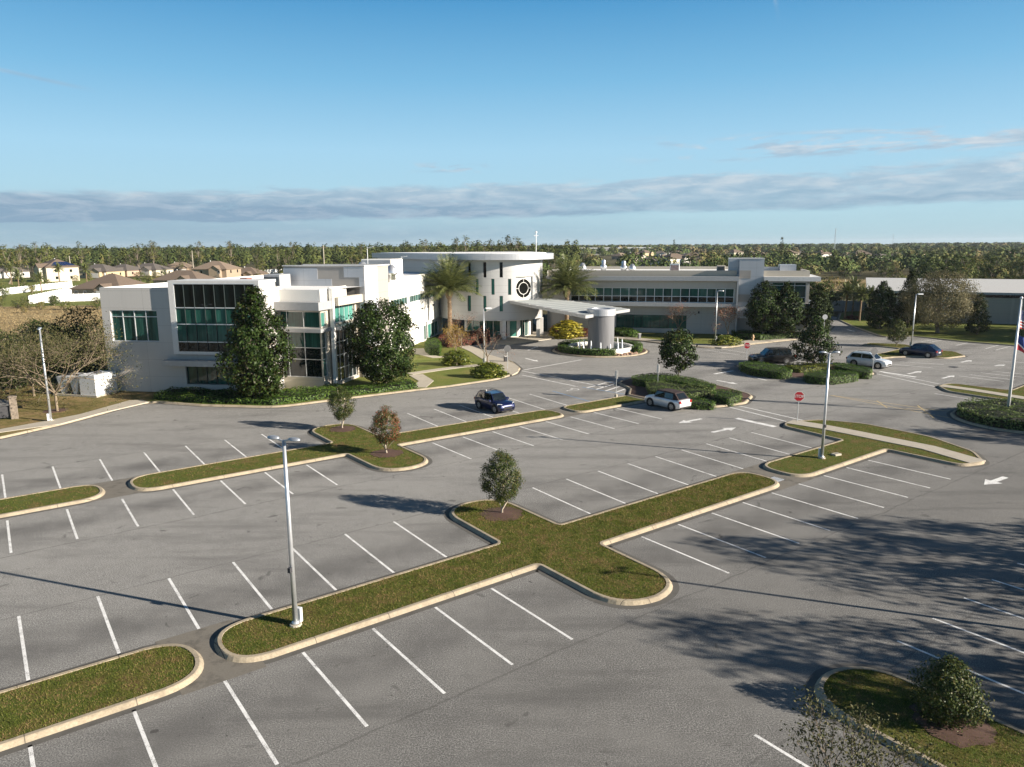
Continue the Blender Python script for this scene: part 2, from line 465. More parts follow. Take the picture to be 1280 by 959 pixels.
# ------------------------------------------------------------------ vegetation
M['leaf_mag'] = mat_leaf('magnolia_leaf', [(.12, (.006, .014, .003)), (.4, (.016, .034, .007)), (.66, (.034, .060, .012)), (.88, (.062, .085, .022)), (.99, (.12, .075, .03))], .5, .16, back=(.04, .04, .014), trans=.08)
M['leaf_young'] = mat_leaf('holly_leaf', [(.12, (.014, .026, .006)), (.45, (.040, .064, .014)), (.72, (.095, .105, .026)), (.86, (.16, .11, .035)), (.97, (.24, .085, .035))], .5, .25, trans=.15)
M['leaf_red'] = mat_leaf('red_tinged_leaf', [(.15, (.025, .045, .01)), (.40, (.065, .10, .025)), (.60, (.13, .10, .04)), (.80, (.33, .055, .035)), (.97, (.42, .10, .06))], .5, .25, trans=.2)
M['leaf_oak'] = mat_leaf('oak_leaf', [(.15, (.035, .040, .014)), (.5, (.075, .080, .030)), (.85, (.13, .115, .05))], .6, .2, trans=.2)
M['leaf_olive'] = mat_leaf('olive_oak_leaf', [(.15, (.06, .06, .025)), (.5, (.14, .128, .065)), (.85, (.25, .215, .125))], .7, .15, trans=.2)
M['leaf_dark'] = mat_leaf('dark_evergreen_leaf', [(.15, (.010, .018, .006)), (.5, (.028, .044, .013)), (.9, (.065, .085, .024))], .6, .15, trans=.1)
M['leaf_hedge'] = mat_leaf('hedge_leaf', [(.15, (.022, .050, .008)), (.5, (.058, .115, .018)), (.9, (.14, .21, .035))], .5, .25, trans=.2)
M['leaf_hedge_pale'] = mat_leaf('variegated_leaf', [(.15, (.04, .07, .018)), (.5, (.10, .145, .04)), (.85, (.20, .24, .09)), (.98, (.42, .40, .28))], .55, .2, trans=.2)
M['leaf_lime'] = mat_leaf('lime_shrub_leaf', [(.12, (.035, .06, .010)), (.5, (.12, .16, .022)), (.9, (.33, .31, .05))], .45, .35, trans=.25)
M['leaf_yellow'] = mat_leaf('croton_leaf', [(.12, (.09, .10, .012)), (.5, (.34, .30, .03)), (.9, (.60, .50, .08))], .45, .3, trans=.25)
M['leaf_maroon'] = mat_leaf('maroon_shrub_leaf', [(.12, (.045, .014, .012)), (.5, (.14, .035, .025)), (.9, (.24, .09, .05))], .5, .3, trans=.2)
M['leaf_rust'] = mat_leaf('autumn_myrtle_leaf', [(.12, (.12, .04, .025)), (.5, (.24, .09, .05)), (.9, (.36, .16, .10))], .6, .2, trans=.25)
M['leaf_gold'] = mat_leaf('golden_myrtle_leaf', [(.12, (.12, .08, .02)), (.5, (.28, .19, .04)), (.9, (.40, .27, .07))], .6, .2, trans=.25)
M['leaf_palm'] = mat_leaf('palm_leaf', [(.12, (.035, .05, .014)), (.5, (.095, .12, .036)), (.9, (.24, .24, .09))], .42, .35, trans=.12)
M['leaf_pine'] = mat_leaf('pine_needles', [(.1, (.022, .034, .010)), (.45, (.062, .080, .022)), (.8, (.125, .128, .036)), (1, (.19, .155, .06))], .8, .1, trans=.12, objvar=.5, pscale=.25)
M['leaf_wood'] = mat_leaf('woodland_leaf', [(.1, (.030, .048, .013)), (.4, (.078, .105, .030)), (.75, (.15, .15, .05)), (1, (.26, .18, .075))], .8, .1, trans=.12, objvar=.6, pscale=.2)
M['blade'] = mat_leaf('grass_blade', [(.30, (.05, .062, .012)), (.44, (.115, .145, .022)), (.52, (.165, .18, .038)), (.60, (.25, .20, .08)), (.70, (.30, .19, .10)), (.82, (.17, .095, .055))], .8, .1, trans=.3, rnd=.30, pscale=1.3)
def mat_mass(name, stops):
    m, t, b = nt(name); at = t.nodes.new('ShaderNodeAttribute'); at.attribute_name = 'kind_tint'
    gm = t.nodes.new('ShaderNodeNewGeometry')
    v = math_(t, 'ADD', math_(t, 'MULTIPLY', at.outputs['Fac'], .75), math_(t, 'MULTIPLY', gm.outputs['Random Per Island'], .25))
    lk(t, ramp(t, v, stops), b.inputs['Base Color']); b.inputs['Roughness'].default_value = .85; b.inputs['Specular IOR Level'].default_value = .1
    return m
M['leaf_wood_far'] = mat_mass('distant_woodland_leaf', [(.05, (.034, .056, .020)), (.35, (.075, .108, .034)), (.6, (.125, .142, .048)), (.8, (.19, .155, .072)), (1, (.23, .175, .10))])
M['leaf_pine_far'] = mat_mass('distant_pine_needles', [(.05, (.026, .040, .014)), (.4, (.060, .080, .024)), (.75, (.105, .118, .034)), (1, (.16, .13, .05))])
M['blade_dry'] = mat_leaf('dry_grass_blade', [(.15, (.21, .155, .08)), (.5, (.32, .245, .13)), (.9, (.42, .335, .19))], .8, .1, trans=.2, rnd=.4)

def leaf_quads(P, size, rng, flat=0.0, aspect=.55, nrm=None, nb=0.0):
    """one small quad per point, randomly turned; nb pulls the leaf normals towards nrm"""
    n = len(P)
    d = rng.normal(size=(n, 3)); d[:, 2] += flat
    if nrm is not None: d = d * (1 - nb) + nrm * nb * 1.7
    d /= np.linalg.norm(d, axis=1)[:, None] + 1e-9
    a = rng.normal(size=(n, 3)); t1 = np.cross(d, a); t1 /= np.linalg.norm(t1, axis=1)[:, None] + 1e-9
    t2 = np.cross(d, t1)
    s = (size * rng.uniform(.65, 1.35, n))[:, None] * .5
    V = np.empty((n, 4, 3))
    V[:, 0] = P - t1 * s; V[:, 1] = P - t2 * s * aspect + d * s * .12; V[:, 2] = P + t1 * s; V[:, 3] = P + t2 * s * aspect + d * s * .12
    return V.reshape(-1, 3), np.arange(n * 4).reshape(-1, 4)

PROFILES = {
    'oval': lambda h: np.sin(PI * np.clip(h, 0, 1) ** .8) ** .6,
    'egg': lambda h: (np.sin(PI * np.clip(h * .93 + .07, 0, 1) ** .62)) ** .8,
    'cone': lambda h: (1 - h) ** .75 * np.clip(h * 8 + .35, 0, 1),
    'round': lambda h: np.sqrt(np.clip(1 - (2 * h - 1) ** 2, 0, 1)),
    'dome': lambda h: np.sqrt(np.clip(1 - (np.clip(h, 0, 1) ** 2.2), 0, 1)) * np.clip(h * 3 + .45, 0, 1),
    'umbrella': lambda h: np.clip(.35 + h, 0, 1) * np.sqrt(np.clip(1 - np.clip(h - .35, 0, 1) ** 2 / .43, 0, 1)),
}

def crown_pts(rng, h0, h1, rad, prof, nclump, per, clump_r, shell=.55, lump=.18):
    """leaf positions: clumps spread through the crown's volume, most near its uneven surface"""
    h = rng.uniform(0, 1, nclump); w = PROFILES[prof](h)
    keep = rng.uniform(0, 1, nclump) < (w + .15); h = h[keep]; w = w[keep]
    a = rng.uniform(0, 2 * PI, len(h))
    ph = rng.uniform(0, 2 * PI, 6)
    wob = 1 + lump * (np.sin(2 * a + ph[0] + 4 * h) + .8 * np.sin(3 * a + ph[1] - 7 * h) + .6 * np.sin(5 * a + ph[2] + 11 * h)) / 1.6
    r = rad * w * wob * (shell + (1 - shell) * rng.uniform(0, 1, len(h)) ** .5) * rng.uniform(.86, 1.06, len(h))
    C = np.stack([r * np.cos(a), r * np.sin(a), h0 + (h1 - h0) * h], 1)
    k = rng.poisson(per, len(C)) + 1
    idx = np.repeat(np.arange(len(C)), k)
    off = rng.normal(size=(len(idx), 3)); off /= np.linalg.norm(off, axis=1)[:, None]
    off *= (clump_r * rng.uniform(0, 1, len(idx)) ** .45)[:, None]; off[:, 2] *= .75
    return C[idx] + off, C, off

def crown_mesh(name, rng, h0, h1, rad, prof, nclump, per, clump_r, leaf, mat, shell=.55, lump=.18, flat=.4, aspect=.55):
    P, C, off = crown_pts(rng, h0, h1, rad, prof, nclump, per, clump_r, shell, lump)
    ax = np.array([0, 0, (h0 + h1) / 2]); out = P - ax; out /= np.linalg.norm(out, axis=1)[:, None] + 1e-9
    V, F = leaf_quads(P, leaf, rng, flat, aspect, out, .5)
    return fast_mesh(name, V, F, mat), C

def limbs(mb, rng, base, top, r0, C, n, r1=.03, seg=5):
    """trunk with limbs that run out into the crown"""
    base = np.array(base, float); top = np.array(top, float)
    k = 7
    pts = [base + (top - base) * i / k + np.array([rng.normal() * .03, rng.normal() * .03, 0]) * np.linalg.norm(top - base) * (i > 0) for i in range(k + 1)]
    rr = [r0 * (1.35 if i == 0 else 1.0) * (1 - .82 * i / k) for i in range(k + 1)]
    mb.tube(pts, rr, 9)
    if len(C):
        for q in rng.choice(len(C), min(n, len(C)), replace=False):
            c = C[q]; f = np.clip((c[2] - base[2]) / max(top[2] - base[2], .1) * .62, .12, .92)
            i = int(f * k); s = pts[i]
            mid = (s + c) / 2 + np.array([0, 0, .08 * np.linalg.norm(c - s)])
            mb.tube([s, mid, c], [rr[i] * .5, rr[i] * .28, r1], seg)
    return mb

def make_tree(name, base, h, rad, trunk_h, prof, leafmat, label, cat='tree', seed=1, nclump=260, per=14, clump=.45, leaf=.22, trunk_r=.14,
              bark='bark', shell=.55, lump=.18, group=None, nl=26, scale_z=1.0, flat=.4):
    rng = np.random.default_rng(seed)
    t = thing(name, (base[0], base[1], 0), label, cat, group)
    me, C = crown_mesh('crown', rng, trunk_h, h, rad, prof, nclump, per, clump, leaf, M[leafmat], shell, lump, flat)
    cr = link('crown', me, t)
    mb = MB(); limbs(mb, rng, (0, 0, -.05), (rng.normal() * .1, rng.normal() * .1, trunk_h + (h - trunk_h) * .72), trunk_r, C, nl)
    me2 = bpy.data.meshes.new('trunk'); me2.from_pydata(mb.v, [], mb.f); me2.materials.append(M[bark])
    me2.polygons.foreach_set('use_smooth', [True] * len(mb.f)); link('trunk', me2, t)
    return t

def branchy(mb, rng, p, d, ln, r, depth, tips, spread=.55, up=.12):
    d = d / np.linalg.norm(d)
    q = p + d * ln; mid = (p + q) / 2 + rng.normal(size=3) * ln * .05
    mb.tube([p, mid, q], [r, r * .85, r * .66], 5 if depth > 1 else 4, cap=False)
    if depth == 0: tips.append(q); return
    if depth <= 2: tips.append(mid)
    for k in range(rng.integers(2, 4)):
        nd = d + rng.normal(size=3) * spread + np.array([0, 0, up])
        branchy(mb, rng, q, nd, ln * rng.uniform(.62, .86), r * .62, depth - 1, tips, spread, up)

def make_bare(name, base, h, label, leafmat, cat='tree', seed=1, stems=4, depth=4, r=.05, leafn=6, leaf=.12, spread=.5, bark='twig', trunk_h=1.0, up=.15, group=None, lean=.5, lr=.3):
    """open branching tree with sparse leaves"""
    rng = np.random.default_rng(seed)
    t = thing(name, (base[0], base[1], 0), label, cat, group)
    mb = MB(); tips = []
    mb.tube([(0, 0, -.05), (0, 0, trunk_h)], [r * 1.7, r * 1.35], 8)
    ln = (h - trunk_h) / (1 + .74 + .55 + .41 + .3)*1.12 if depth >= 4 else (h - trunk_h) / 2.6
    for k in range(stems):
        a = 2 * PI * k / stems + rng.uniform(-.4, .4)
        branchy(mb, rng, np.array([0, 0, trunk_h]), np.array([math.cos(a) * lean, math.sin(a) * lean, 1.0]), ln, r, depth, tips, spread, up)
    T = np.array(tips)
    zs = (h) / max(T[:, 2].max(), .1)
    V0 = np.array(mb.v); V0[:, 2] *= zs; T[:, 2] *= zs
    me2 = bpy.data.meshes.new('trunk'); me2.from_pydata([tuple(x) for x in V0], [], mb.f); me2.materials.append(M[bark]); link('trunk', me2, t)
    if leafn:
        idx = np.repeat(np.arange(len(T)), rng.poisson(leafn, len(T)))
        P = T[idx] + rng.normal(size=(len(idx), 3)) * lr
        V, F = leaf_quads(P, leaf, rng, .3)
        link('crown', fast_mesh('crown', V, F, M[leafmat]), t)
    return t

def make_shrub(name, base, rx, ry, h, leafmat, label, cat='shrub', seed=1, n=900, leaf=.14, group=None, rz=0, prof='dome', stem=True):
    rng = np.random.default_rng(seed)
    t = thing(name, (base[0], base[1], 0), label, cat, group, rz)
    me, C = crown_mesh('foliage', rng, .05, h, 1.0, prof, max(20, n // 14), 13, .22, leaf, M[leafmat], .35, .16)
    o = link('foliage', me, t); 
    V = np.empty(len(me.vertices) * 3, np.float32); me.vertices.foreach_get('co', V); V = V.reshape(-1, 3)
    V[:, 0] *= rx; V[:, 1] *= ry; me.vertices.foreach_set('co', V.ravel()); me.update()
    if stem:
        mb = MB()
        for k in range(7):
            a = rng.uniform(0, 2 * PI); q = rng.uniform(.3, .75)
            mb.tube([(0.05 * math.cos(a), .05 * math.sin(a), -.05), (rx * q * .5 * math.cos(a), ry * q * .5 * math.sin(a), h * .45), (rx * q * math.cos(a), ry * q * math.sin(a), h * .8)], [.03, .02, .01], 4)
        mb2 = bpy.data.meshes.new('stem'); mb2.from_pydata(mb.v, [], mb.f); mb2.materials.append(M['bark']); link('stem', mb2, t)
    return t

def make_hedge(name, poly, h, leafmat, label, seed=1, dens=70, leaf=.13, group=None, z0=.1, cat='hedge', wob=.1):
    """clipped planting: leaves over the top and the sides of a low solid mass"""
    rng = np.random.default_rng(seed)
    if area(poly) < 0: poly = poly[::-1]
    cx, cy = np.mean([p[0] for p in poly]), np.mean([p[1] for p in poly])
    t = thing(name, (cx, cy, 0), label, cat, group)
    lp = [(x - cx, y - cy) for x, y in poly]
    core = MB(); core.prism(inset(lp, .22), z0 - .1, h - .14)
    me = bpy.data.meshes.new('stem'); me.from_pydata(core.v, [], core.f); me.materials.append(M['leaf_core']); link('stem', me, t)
    xs = [p[0] for p in lp]; ys = [p[1] for p in lp]
    A = abs(area(lp)); n = int(A * dens / max(.001, A) * (max(xs) - min(xs)) * (max(ys) - min(ys)))
    P = np.stack([rng.uniform(min(xs), max(xs), n), rng.uniform(min(ys), max(ys), n)], 1); P = P[inpoly(P, lp)]
    und = wob * (np.sin(P[:, 0] * 1.9 + seed) + np.sin(P[:, 1] * 2.3 + P[:, 0] * 1.1)) * .5
    top = np.c_[P, h + und + rng.normal(size=len(P)) * .03]
    nt_ = np.tile([0, 0, 1.0], (len(P), 1))
    S = []; NS = []
    for i in range(len(lp)):
        a = np.array(lp[i]); b = np.array(lp[(i + 1) % len(lp)]); e = b - a; ln = np.linalg.norm(e)
        k = int(ln * (h - z0) * dens * 1.15) + 1
        w = rng.uniform(0, 1, k)[:, None]; nn = np.array([e[1], -e[0]]) / (ln + 1e-9)
        q = a + e * w + nn * (rng.normal(size=(k, 1)) * .05 - .05)
        S.append(np.c_[q, rng.uniform(z0 - .05, h, k)]); NS.append(np.tile([nn[0], nn[1], .3], (k, 1)))
    P3 = np.concatenate([top] + S); NN = np.concatenate([nt_] + NS)
    V, F = leaf_quads(P3, leaf, rng, .2, .6, NN, .62)
    link('foliage', fast_mesh('foliage', V, F, M[leafmat]), t)
    return t
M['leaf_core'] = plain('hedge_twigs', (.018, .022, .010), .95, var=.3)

def make_palm(name, base, h, label, seed=1, nf=64, fl=3.2, trunk_r=.24, droop=1.0, leafmat='leaf_palm', group=None, fan=False, taper=1.0):
    rng = np.random.default_rng(seed)
    t = thing(name, (base[0], base[1], 0), label, 'palm tree', group)
    mb = MB(); pts = []; rr = []
    nz = int(h / .28)
    for i in range(nz + 1):
        z = h * i / nz
        pts.append((.10 * math.sin(z * .4) * (z / h), 0, z)); rr.append(trunk_r * (1.25 if i == 0 else 1.0) * (1 + (.08 if i % 2 else -.05)) * (1 - .12 * z / h))
    mb.tube(pts, rr, 12)
    boss = [(trunk_r * 1.0, h - 1.1), (trunk_r * 1.75, h - .5), (trunk_r * 1.5, h + .15), (.05, h + .5)]
    mb.lathe(boss, 12)
    me = bpy.data.meshes.new('trunk'); me.from_pydata(mb.v, [], mb.f); me.materials.append(M['bark_palm']); link('trunk', me, t)
    Vs = []
    for k in range(nf):
        q = k / nf
        az = k * 2.39996 + rng.normal() * .12
        el = R(84) - q ** .8 * R(112) * droop + rng.normal() * .07
        Lf = fl * rng.uniform(.85, 1.1)
        nseg = 11; p = np.array([0, 0, h + .2]); e = el
        h2 = np.array([math.cos(az), math.sin(az), 0])
        side = np.array([-math.sin(az), math.cos(az), 0])
        for i in range(nseg):
            d = h2 * math.cos(e) + np.array([0, 0, 1]) * math.sin(e)
            pn = p + d * Lf / nseg
            upv = np.cross(side, d)
            w = .04 * (1 - i / nseg) + .012
            Vs += [p - side * w, p + side * w, pn + side * w * .8, pn - side * w * .8]
            if i >= 1:
                ll = (.62 if not fan else .5) * fl / 3.2 * math.sin(PI * min(1, (i + .8) / (nseg + .6))) ** .6
                for s in (-1, 1):
                    for f in (0.0, .5):
                        b0 = p + (pn - p) * f
                        dirn = side * s * .80 + d * .62 + np.array([0, 0, -.05]) + upv * .28 + rng.normal(size=3) * .07
                        dirn /= np.linalg.norm(dirn)
                        wv = d * .062
                        tip = b0 + dirn * ll * rng.uniform(.85, 1.1)
                        Vs += [b0 - wv, b0 + wv, tip + wv * .25, tip - wv * .25]
            p = pn; e -= (.022 + .085 * (i / nseg) ** 1.3) * (1.0 + .35 * q) * max(.25, math.cos(e)) * 1.35
    V = np.array(Vs); F = np.arange(len(V)).reshape(-1, 4)
    link('crown', fast_mesh('crown', V, F, M[leafmat]), t)
    return t
# ------------------------------------------------------------------ the setting: ground, car park, kerbs, lawns, markings
def struct(o, label): return tag(o, label, None, None, 'structure')

mb = MB(); mb.sheet([(-4000, -300), (4000, -300), (4000, 7000), (-4000, 7000)], -.06)
struct(mb.build('ground', M['ground']), 'wide flat scrubby land reaching to the horizon')
mb = MB(); mb.sheet([(-62, 100), (-36, 108), (-38, 165), (-100, 192), (-210, 178), (-240, 120), (-120, 92)], -.03)
struct(mb.build('field', M['field']), 'tan dry grass field behind the left end of the building')
lot = MB()
lot.sheet([(-70, -40), (110, -40), (120, 60), (95, 108), (66, 132), (64, 170), (46, 172), (44, 128), (8, 124), (-18, 110), (-20, 72), (-70, 78)], 0.0)
LOT = struct(lot.build('parking_lot', M['asphalt']), 'grey asphalt car park with white stall markings')

GRASS = []     # (polygon, z, density, dry)
def island(name, pts, label, kw=.28, kh=.15, fill='lawn', fname='lawn', closed=True, grass=0, fz=None, seg=8):
    o = rounded(pts, seg)
    prof = [(0, 0), (.10, kh * .82), (.14, kh), (kw, kh), (kw + .01, kh - .06)]
    rings = [(inset(o, d) if d else o, z) for d, z in prof]
    m = MB(); n = len(o)
    vs = []
    for rg, z in rings: vs += [(x, y, z) for x, y in rg]
    fs = []
    for k in range(len(rings) - 1):
        for i in range(n):
            j = (i + 1) % n
            fs.append((k * n + i, k * n + j, (k + 1) * n + j, (k + 1) * n + i))
    m.add(vs, fs)
    struct(m.build('kerb', M['kerb']), 'pale concrete kerb round ' + label)
    # dirt and gutter line where asphalt meets the kerb
    gp = MB(); a = inset(o, -.28); vs = [(x, y, .004) for x, y in a] + [(x, y, .004) for x, y in o]
    gp.add(vs, [(i, (i + 1) % n, n + (i + 1) % n, n + i) for i in range(n)])
    struct(gp.build('gutter', M['gutter']), 'dirty gutter strip along ' + label)
    inner = inset(o, kw - .01)
    f = MB(); f.sheet(inner, (kh - .03) if fz is None else fz)
    if fill: struct(f.build(fname, M[fill]), label)
    if grass: GRASS.append((inset(o, kw), kh - .03, grass, 0))
    return o
def uvp(pts): return [(*L(p[0], p[1]), p[2] if len(p) > 2 else 0) for p in pts]
def pxp(pts): return [(*G(p[0], p[1]), p[2] if len(p) > 2 else 0) for p in pts]
M['gutter'] = mat_concrete('gutter_dirt', (.105, .10, .09), (.06, .055, .05), .7)

island('i', uvp([(6.0, 24.6, 1.5), (19.75, 24.65, .12), (19.8, 19.15, 2.0), (23.85, 19.15, 2.0), (23.95, 24.65, .12), (39.5, 24.6, 1.4), (39.5, 28.05, 1.4), (23.95, 28.05, .12), (23.9, 33.85, 1.9), (19.9, 33.85, 1.9), (19.8, 28.0, .12), (6.0, 27.95, 1.5)]),
       'the long central grass island with two fingers', grass=860)
island('i', uvp([(-32, 24.55, .3), (5.5, 24.5, 1.6), (5.5, 28.05, 1.6), (-32, 28.05, .3)]), 'the grass island in the lower left corner', grass=860)
island('i', uvp([(7.0, 47.35, 1.5), (20.5, 47.25, .12), (20.65, 41.6, 2.0), (24.75, 41.6, 2.0), (24.8, 47.15, .12), (41.0, 46.75, 1.2), (41.0, 49.9, 1.2), (24.9, 50.6, .12), (24.9, 56.4, 1.9), (20.95, 56.4, 1.9), (20.9, 51.0, .12), (7.0, 51.0, 1.5)]),
       'the middle grass island with the two round trees', grass=150)
island('i', uvp([(-40, 47.6, .3), (5.7, 47.6, 1.5), (5.7, 51.1, 1.5), (-40, 51.1, .3)]), 'the narrow grass island at the left edge', grass=150)
island('i', uvp([(42.2, 46.85, 1.2), (50.9, 46.7, .1), (50.9, 49.8, .1), (42.2, 49.9, 1.2)]), 'the short grass strip beside the silver convertible', grass=110)
H1 = uvp([(51.2, 49.9, .5), (51.2, 44.6, .6), (53.2, 41.1, 2.2), (57.0, 40.4, 1.5), (60.8, 42.2, 2), (61.8, 45.6, 2), (63.2, 52.6, 3), (59.4, 56.6, 2.5), (55.2, 55.4, 1.5), (53.6, 52.0, 1)])
island('i', H1, 'the hedge planted island in the drive', fill='mulch', fname='mulch')
island('i', uvp([(40.8, 24.55, 1.5), (51.45, 24.6, .12), (51.5, 19.7, 1.0), (53.6, 19.0, 1.2), (55.9, 20.6, 2.0), (57.8, 24.4, 3), (57.9, 29.7, 3), (56.4, 32.6, 2), (53.4, 34.1, 1.4), (51.8, 33.2, 1.0), (51.4, 28.1, .12), (40.8, 28.1, 1.5)]),
       'the grass island under the tall lamp with a footpath across it', grass=150)
island('i', uvp([(20.35, 12.1, 1.9), (24.15, 12.1, 1.9), (24.2, 6.4, .12), (60, 6.2, .2), (60, 2.6, .2), (-20, 2.6, .2), (-20, 6.2, .2), (20.3, 6.3, .12)]), 'the grass island in the lower right corner', grass=860)
FC = (42.0, 59.3)
island('i', [(FC[0] + 4.95 * math.cos(a), FC[1] + 4.95 * math.sin(a), 0) for a in np.linspace(0, 2 * PI, 48, endpoint=False)], 'the round flagpole island', fill='mulch', fname='mulch')
FO = (12.3, 102.0)
island('i', [(FO[0] + 6.6 * math.cos(a), FO[1] + 6.6 * math.sin(a), 0) for a in np.linspace(0, 2 * PI, 64, endpoint=False)], 'the round fountain island', fill='mulch', fname='mulch')
island('i', pxp([(1171, 484, .8), (1185, 479.5, 1.5), (1232, 485.5, 3), (1262, 489, .5), (1285, 480, .3), (1420, 480, .3), (1420, 520, .3), (1280, 504, 3), (1233, 498.5, 4), (1183, 490.5, 1.5)]), 'the grass island beyond the flagpole', grass=70)
island('i', pxp([(917.5, 456, 2), (941, 456.5, 2), (988, 459, 2), (1036, 457.5, 1.5), (1062, 458, 1.0), (1091, 465, 1.5), (1093, 468, 1), (1071, 473.5, 3), (1030, 477.5, 4), (985, 473, 3), (935, 465, 3)]), 'the hedge planted island behind the white wagon', fill='mulch', fname='mulch')
island('i', pxp([(1072, 446, .4), (1100, 442.5, .8), (1126, 436.5, 1), (1079, 432, .6), (1084, 429.5, .8), (1134, 431.5, 1.5), (1149, 437, 2), (1195, 440.5, 1.5), (1208, 446, 1.0), (1183, 449, 1.5), (1145, 446.5, 1.5), (1118, 447.5, 1.5), (1080, 451, .4)]), 'the thin grass island by the navy crossover', grass=60)

# lawn with kerb on the left side of the site and along the building
LW_LAWN = island('i', pxp([(-260, 590, .5), (0, 549, 2), (80, 531, 4), (150, 512, 3), (186, 503, 2), (250, 508, 3), (345, 510.5, 4), (432, 499.5, 4), (523, 488.5, 3), (562, 484, 3), (620, 475.5, 4), (646, 468, 3), (651, 461, 3), (640, 452, 3), (618, 447, 3), (604, 441, 4), (590, 436, 3), (572, 431, .5), (548, 424, .5), (470, 440, .5), (300, 470, .5), (100, 460, .5), (-260, 470, .5)]), 'the lawn and walk along the left wing', fill='lawn_far', fname='lawn')
DRYP = [G(*p) for p in [(-260, 588), (0, 547), (78, 530), (150, 511), (186, 502), (224, 488), (160, 470), (-260, 470)]]
if area(DRYP) < 0: DRYP.reverse()
m_ = MB(); m_.sheet([p for p in DRYP], .126); struct(m_.build('lawn', M['lawn_dry']), 'dry brown lawn under the oaks at the left edge')
GREENP = [G(*p) for p in [(345, 509), (432, 498), (523, 487), (562, 482.5), (620, 474), (645, 467), (648, 461), (618, 448), (572, 431), (548, 424), (470, 440)]]
if area(GREENP) < 0: GREENP.reverse()
RW_LAWN = island('i', pxp([(690, 424, .5), (766, 424, 3), (806, 427.5, 4), (859, 434, 4), (902, 436.5, 4), (940, 431, 4), (1000, 424.5, 3), (1032, 418, 3), (1042, 408, .5), (1000, 402, .5), (700, 404, .5)]), 'the lawn and walk along the right wing', fill='lawn_far', fname='lawn')
BB_LAWN = island('i', pxp([(1050, 392, .5), (1047, 400, 1.0), (1064, 408, 3), (1106, 423, 4), (1132, 420, 3), (1206, 428, 4), (1270, 433, 3), (1420, 452, .5), (1420, 400, .5), (1200, 392, .5), (1090, 384, .5)]), 'the shaded lawn before the long low building', fill='lawn_far', fname='lawn')

PATHS = []
def slab(name, poly, z, mat, label):
    m = MB()
    if area(poly) < 0: poly = poly[::-1]
    PATHS.append(poly); m.prism(poly, z - .1, z); return struct(m.build(name, M[mat]), label)
def strip(pts, w):
    """ribbon of width w along a line of points"""
    P = [np.array(p, float) for p in pts]; l = []; r = []
    for i, p in enumerate(P):
        d = P[min(i + 1, len(P) - 1)] - P[max(i - 1, 0)]; d /= np.linalg.norm(d); n = np.array([-d[1], d[0]]) * w / 2
        l.append(tuple(p + n)); r.append(tuple(p - n))
    return r + l[::-1]
# footpaths
slab('sidewalk', [G(*p) for p in [(-120, 568), (0, 543), (76, 532), (128, 518), (186, 504.5), (178, 502), (162, 502.5), (100, 520), (60, 528), (0, 539), (-120, 562)]], .165, 'walk', 'concrete footpath curving along the left kerb')
slab('sidewalk', strip([G(*p) for p in [(987, 529), (1030, 536), (1066, 543), (1110, 552), (1160, 562), (1222, 580)]], 1.5), .165, 'walk', 'concrete footpath crossing the island under the tall lamp')
slab('sidewalk', strip([G(*p) for p in [(1178, 484), (1215, 489), (1280, 499.5), (1330, 507)]], 1.3), .165, 'walk', 'concrete footpath on the island beyond the flagpole')
slab('sidewalk', [G(*p) for p in [(648, 466), (640, 470.5), (620, 461), (604, 451), (588, 441), (573, 434), (580, 431), (598, 437), (612, 445), (634, 451.5), (648, 459.5)]], .165, 'walk', 'concrete walk along the drop-off kerb by the entrance')
slab('sidewalk', strip([G(*p) for p in [(512, 469), (545, 464), (575, 460), (598, 458)]], 1.3), .16, 'walk', 'narrow concrete path across the entrance lawn')
slab('sidewalk', strip([G(*p) for p in [(523, 486), (533, 478), (520, 470)]], 1.6), .162, 'walk', 'short concrete path at the end of the hedge')
slab('sidewalk', strip([G(*p) for p in [(523, 437), (526, 443), (545, 448), (566, 446)]], 1.5), .162, 'walk', 'concrete path curving past the white wall doors')
slab('sidewalk', [G(*p) for p in [(690, 423.6), (766, 423.6), (806, 427), (859, 433.5), (902, 436), (938, 430.5), (1000, 424), (1000, 421.8), (940, 425.5), (902, 432.5), (862, 430.5), (808, 424.5), (766, 421.5), (690, 421.5)]], .165, 'walk', 'concrete walk along the kerb before the right wing')
slab('sidewalk', [G(*p) for p in [(585, 434), (640, 431.5), (690, 424), (690, 416), (640, 413), (585, 416)]], .10, 'walk', 'paved forecourt at the glass entrance doors')
# concrete flumes between the island ends
for i, (u0, u1, v0, v1) in enumerate([(5.45, 6.05, 24.2, 28.4), (39.3, 41.0, 24.3, 28.3), (5.6, 7.1, 47.5, 51.2), (40.9, 42.3, 46.7, 50.0)]):
    m = MB(); m.sheet([L(u0 - 1.1, v0), L(u1 + 1.1, v0), L(u1 + 1.1, v1), L(u0 - 1.1, v1)], .006)
    struct(m.build('drain_flume', M['flume']), 'stained concrete drain flume between the ' + ['lower left islands', 'central island and the tall lamp island', 'left middle islands', 'middle island and the short grass strip'][i])
# driveway and gate pad at the left edge
m = MB(); m.prism([G(*p) for p in [(-90, 528), (0, 524), (13, 522), (13, 503), (0, 500), (-90, 496)]], .08, .135); struct(m.build('driveway', M['asphalt']), 'short shaded driveway at the left edge')
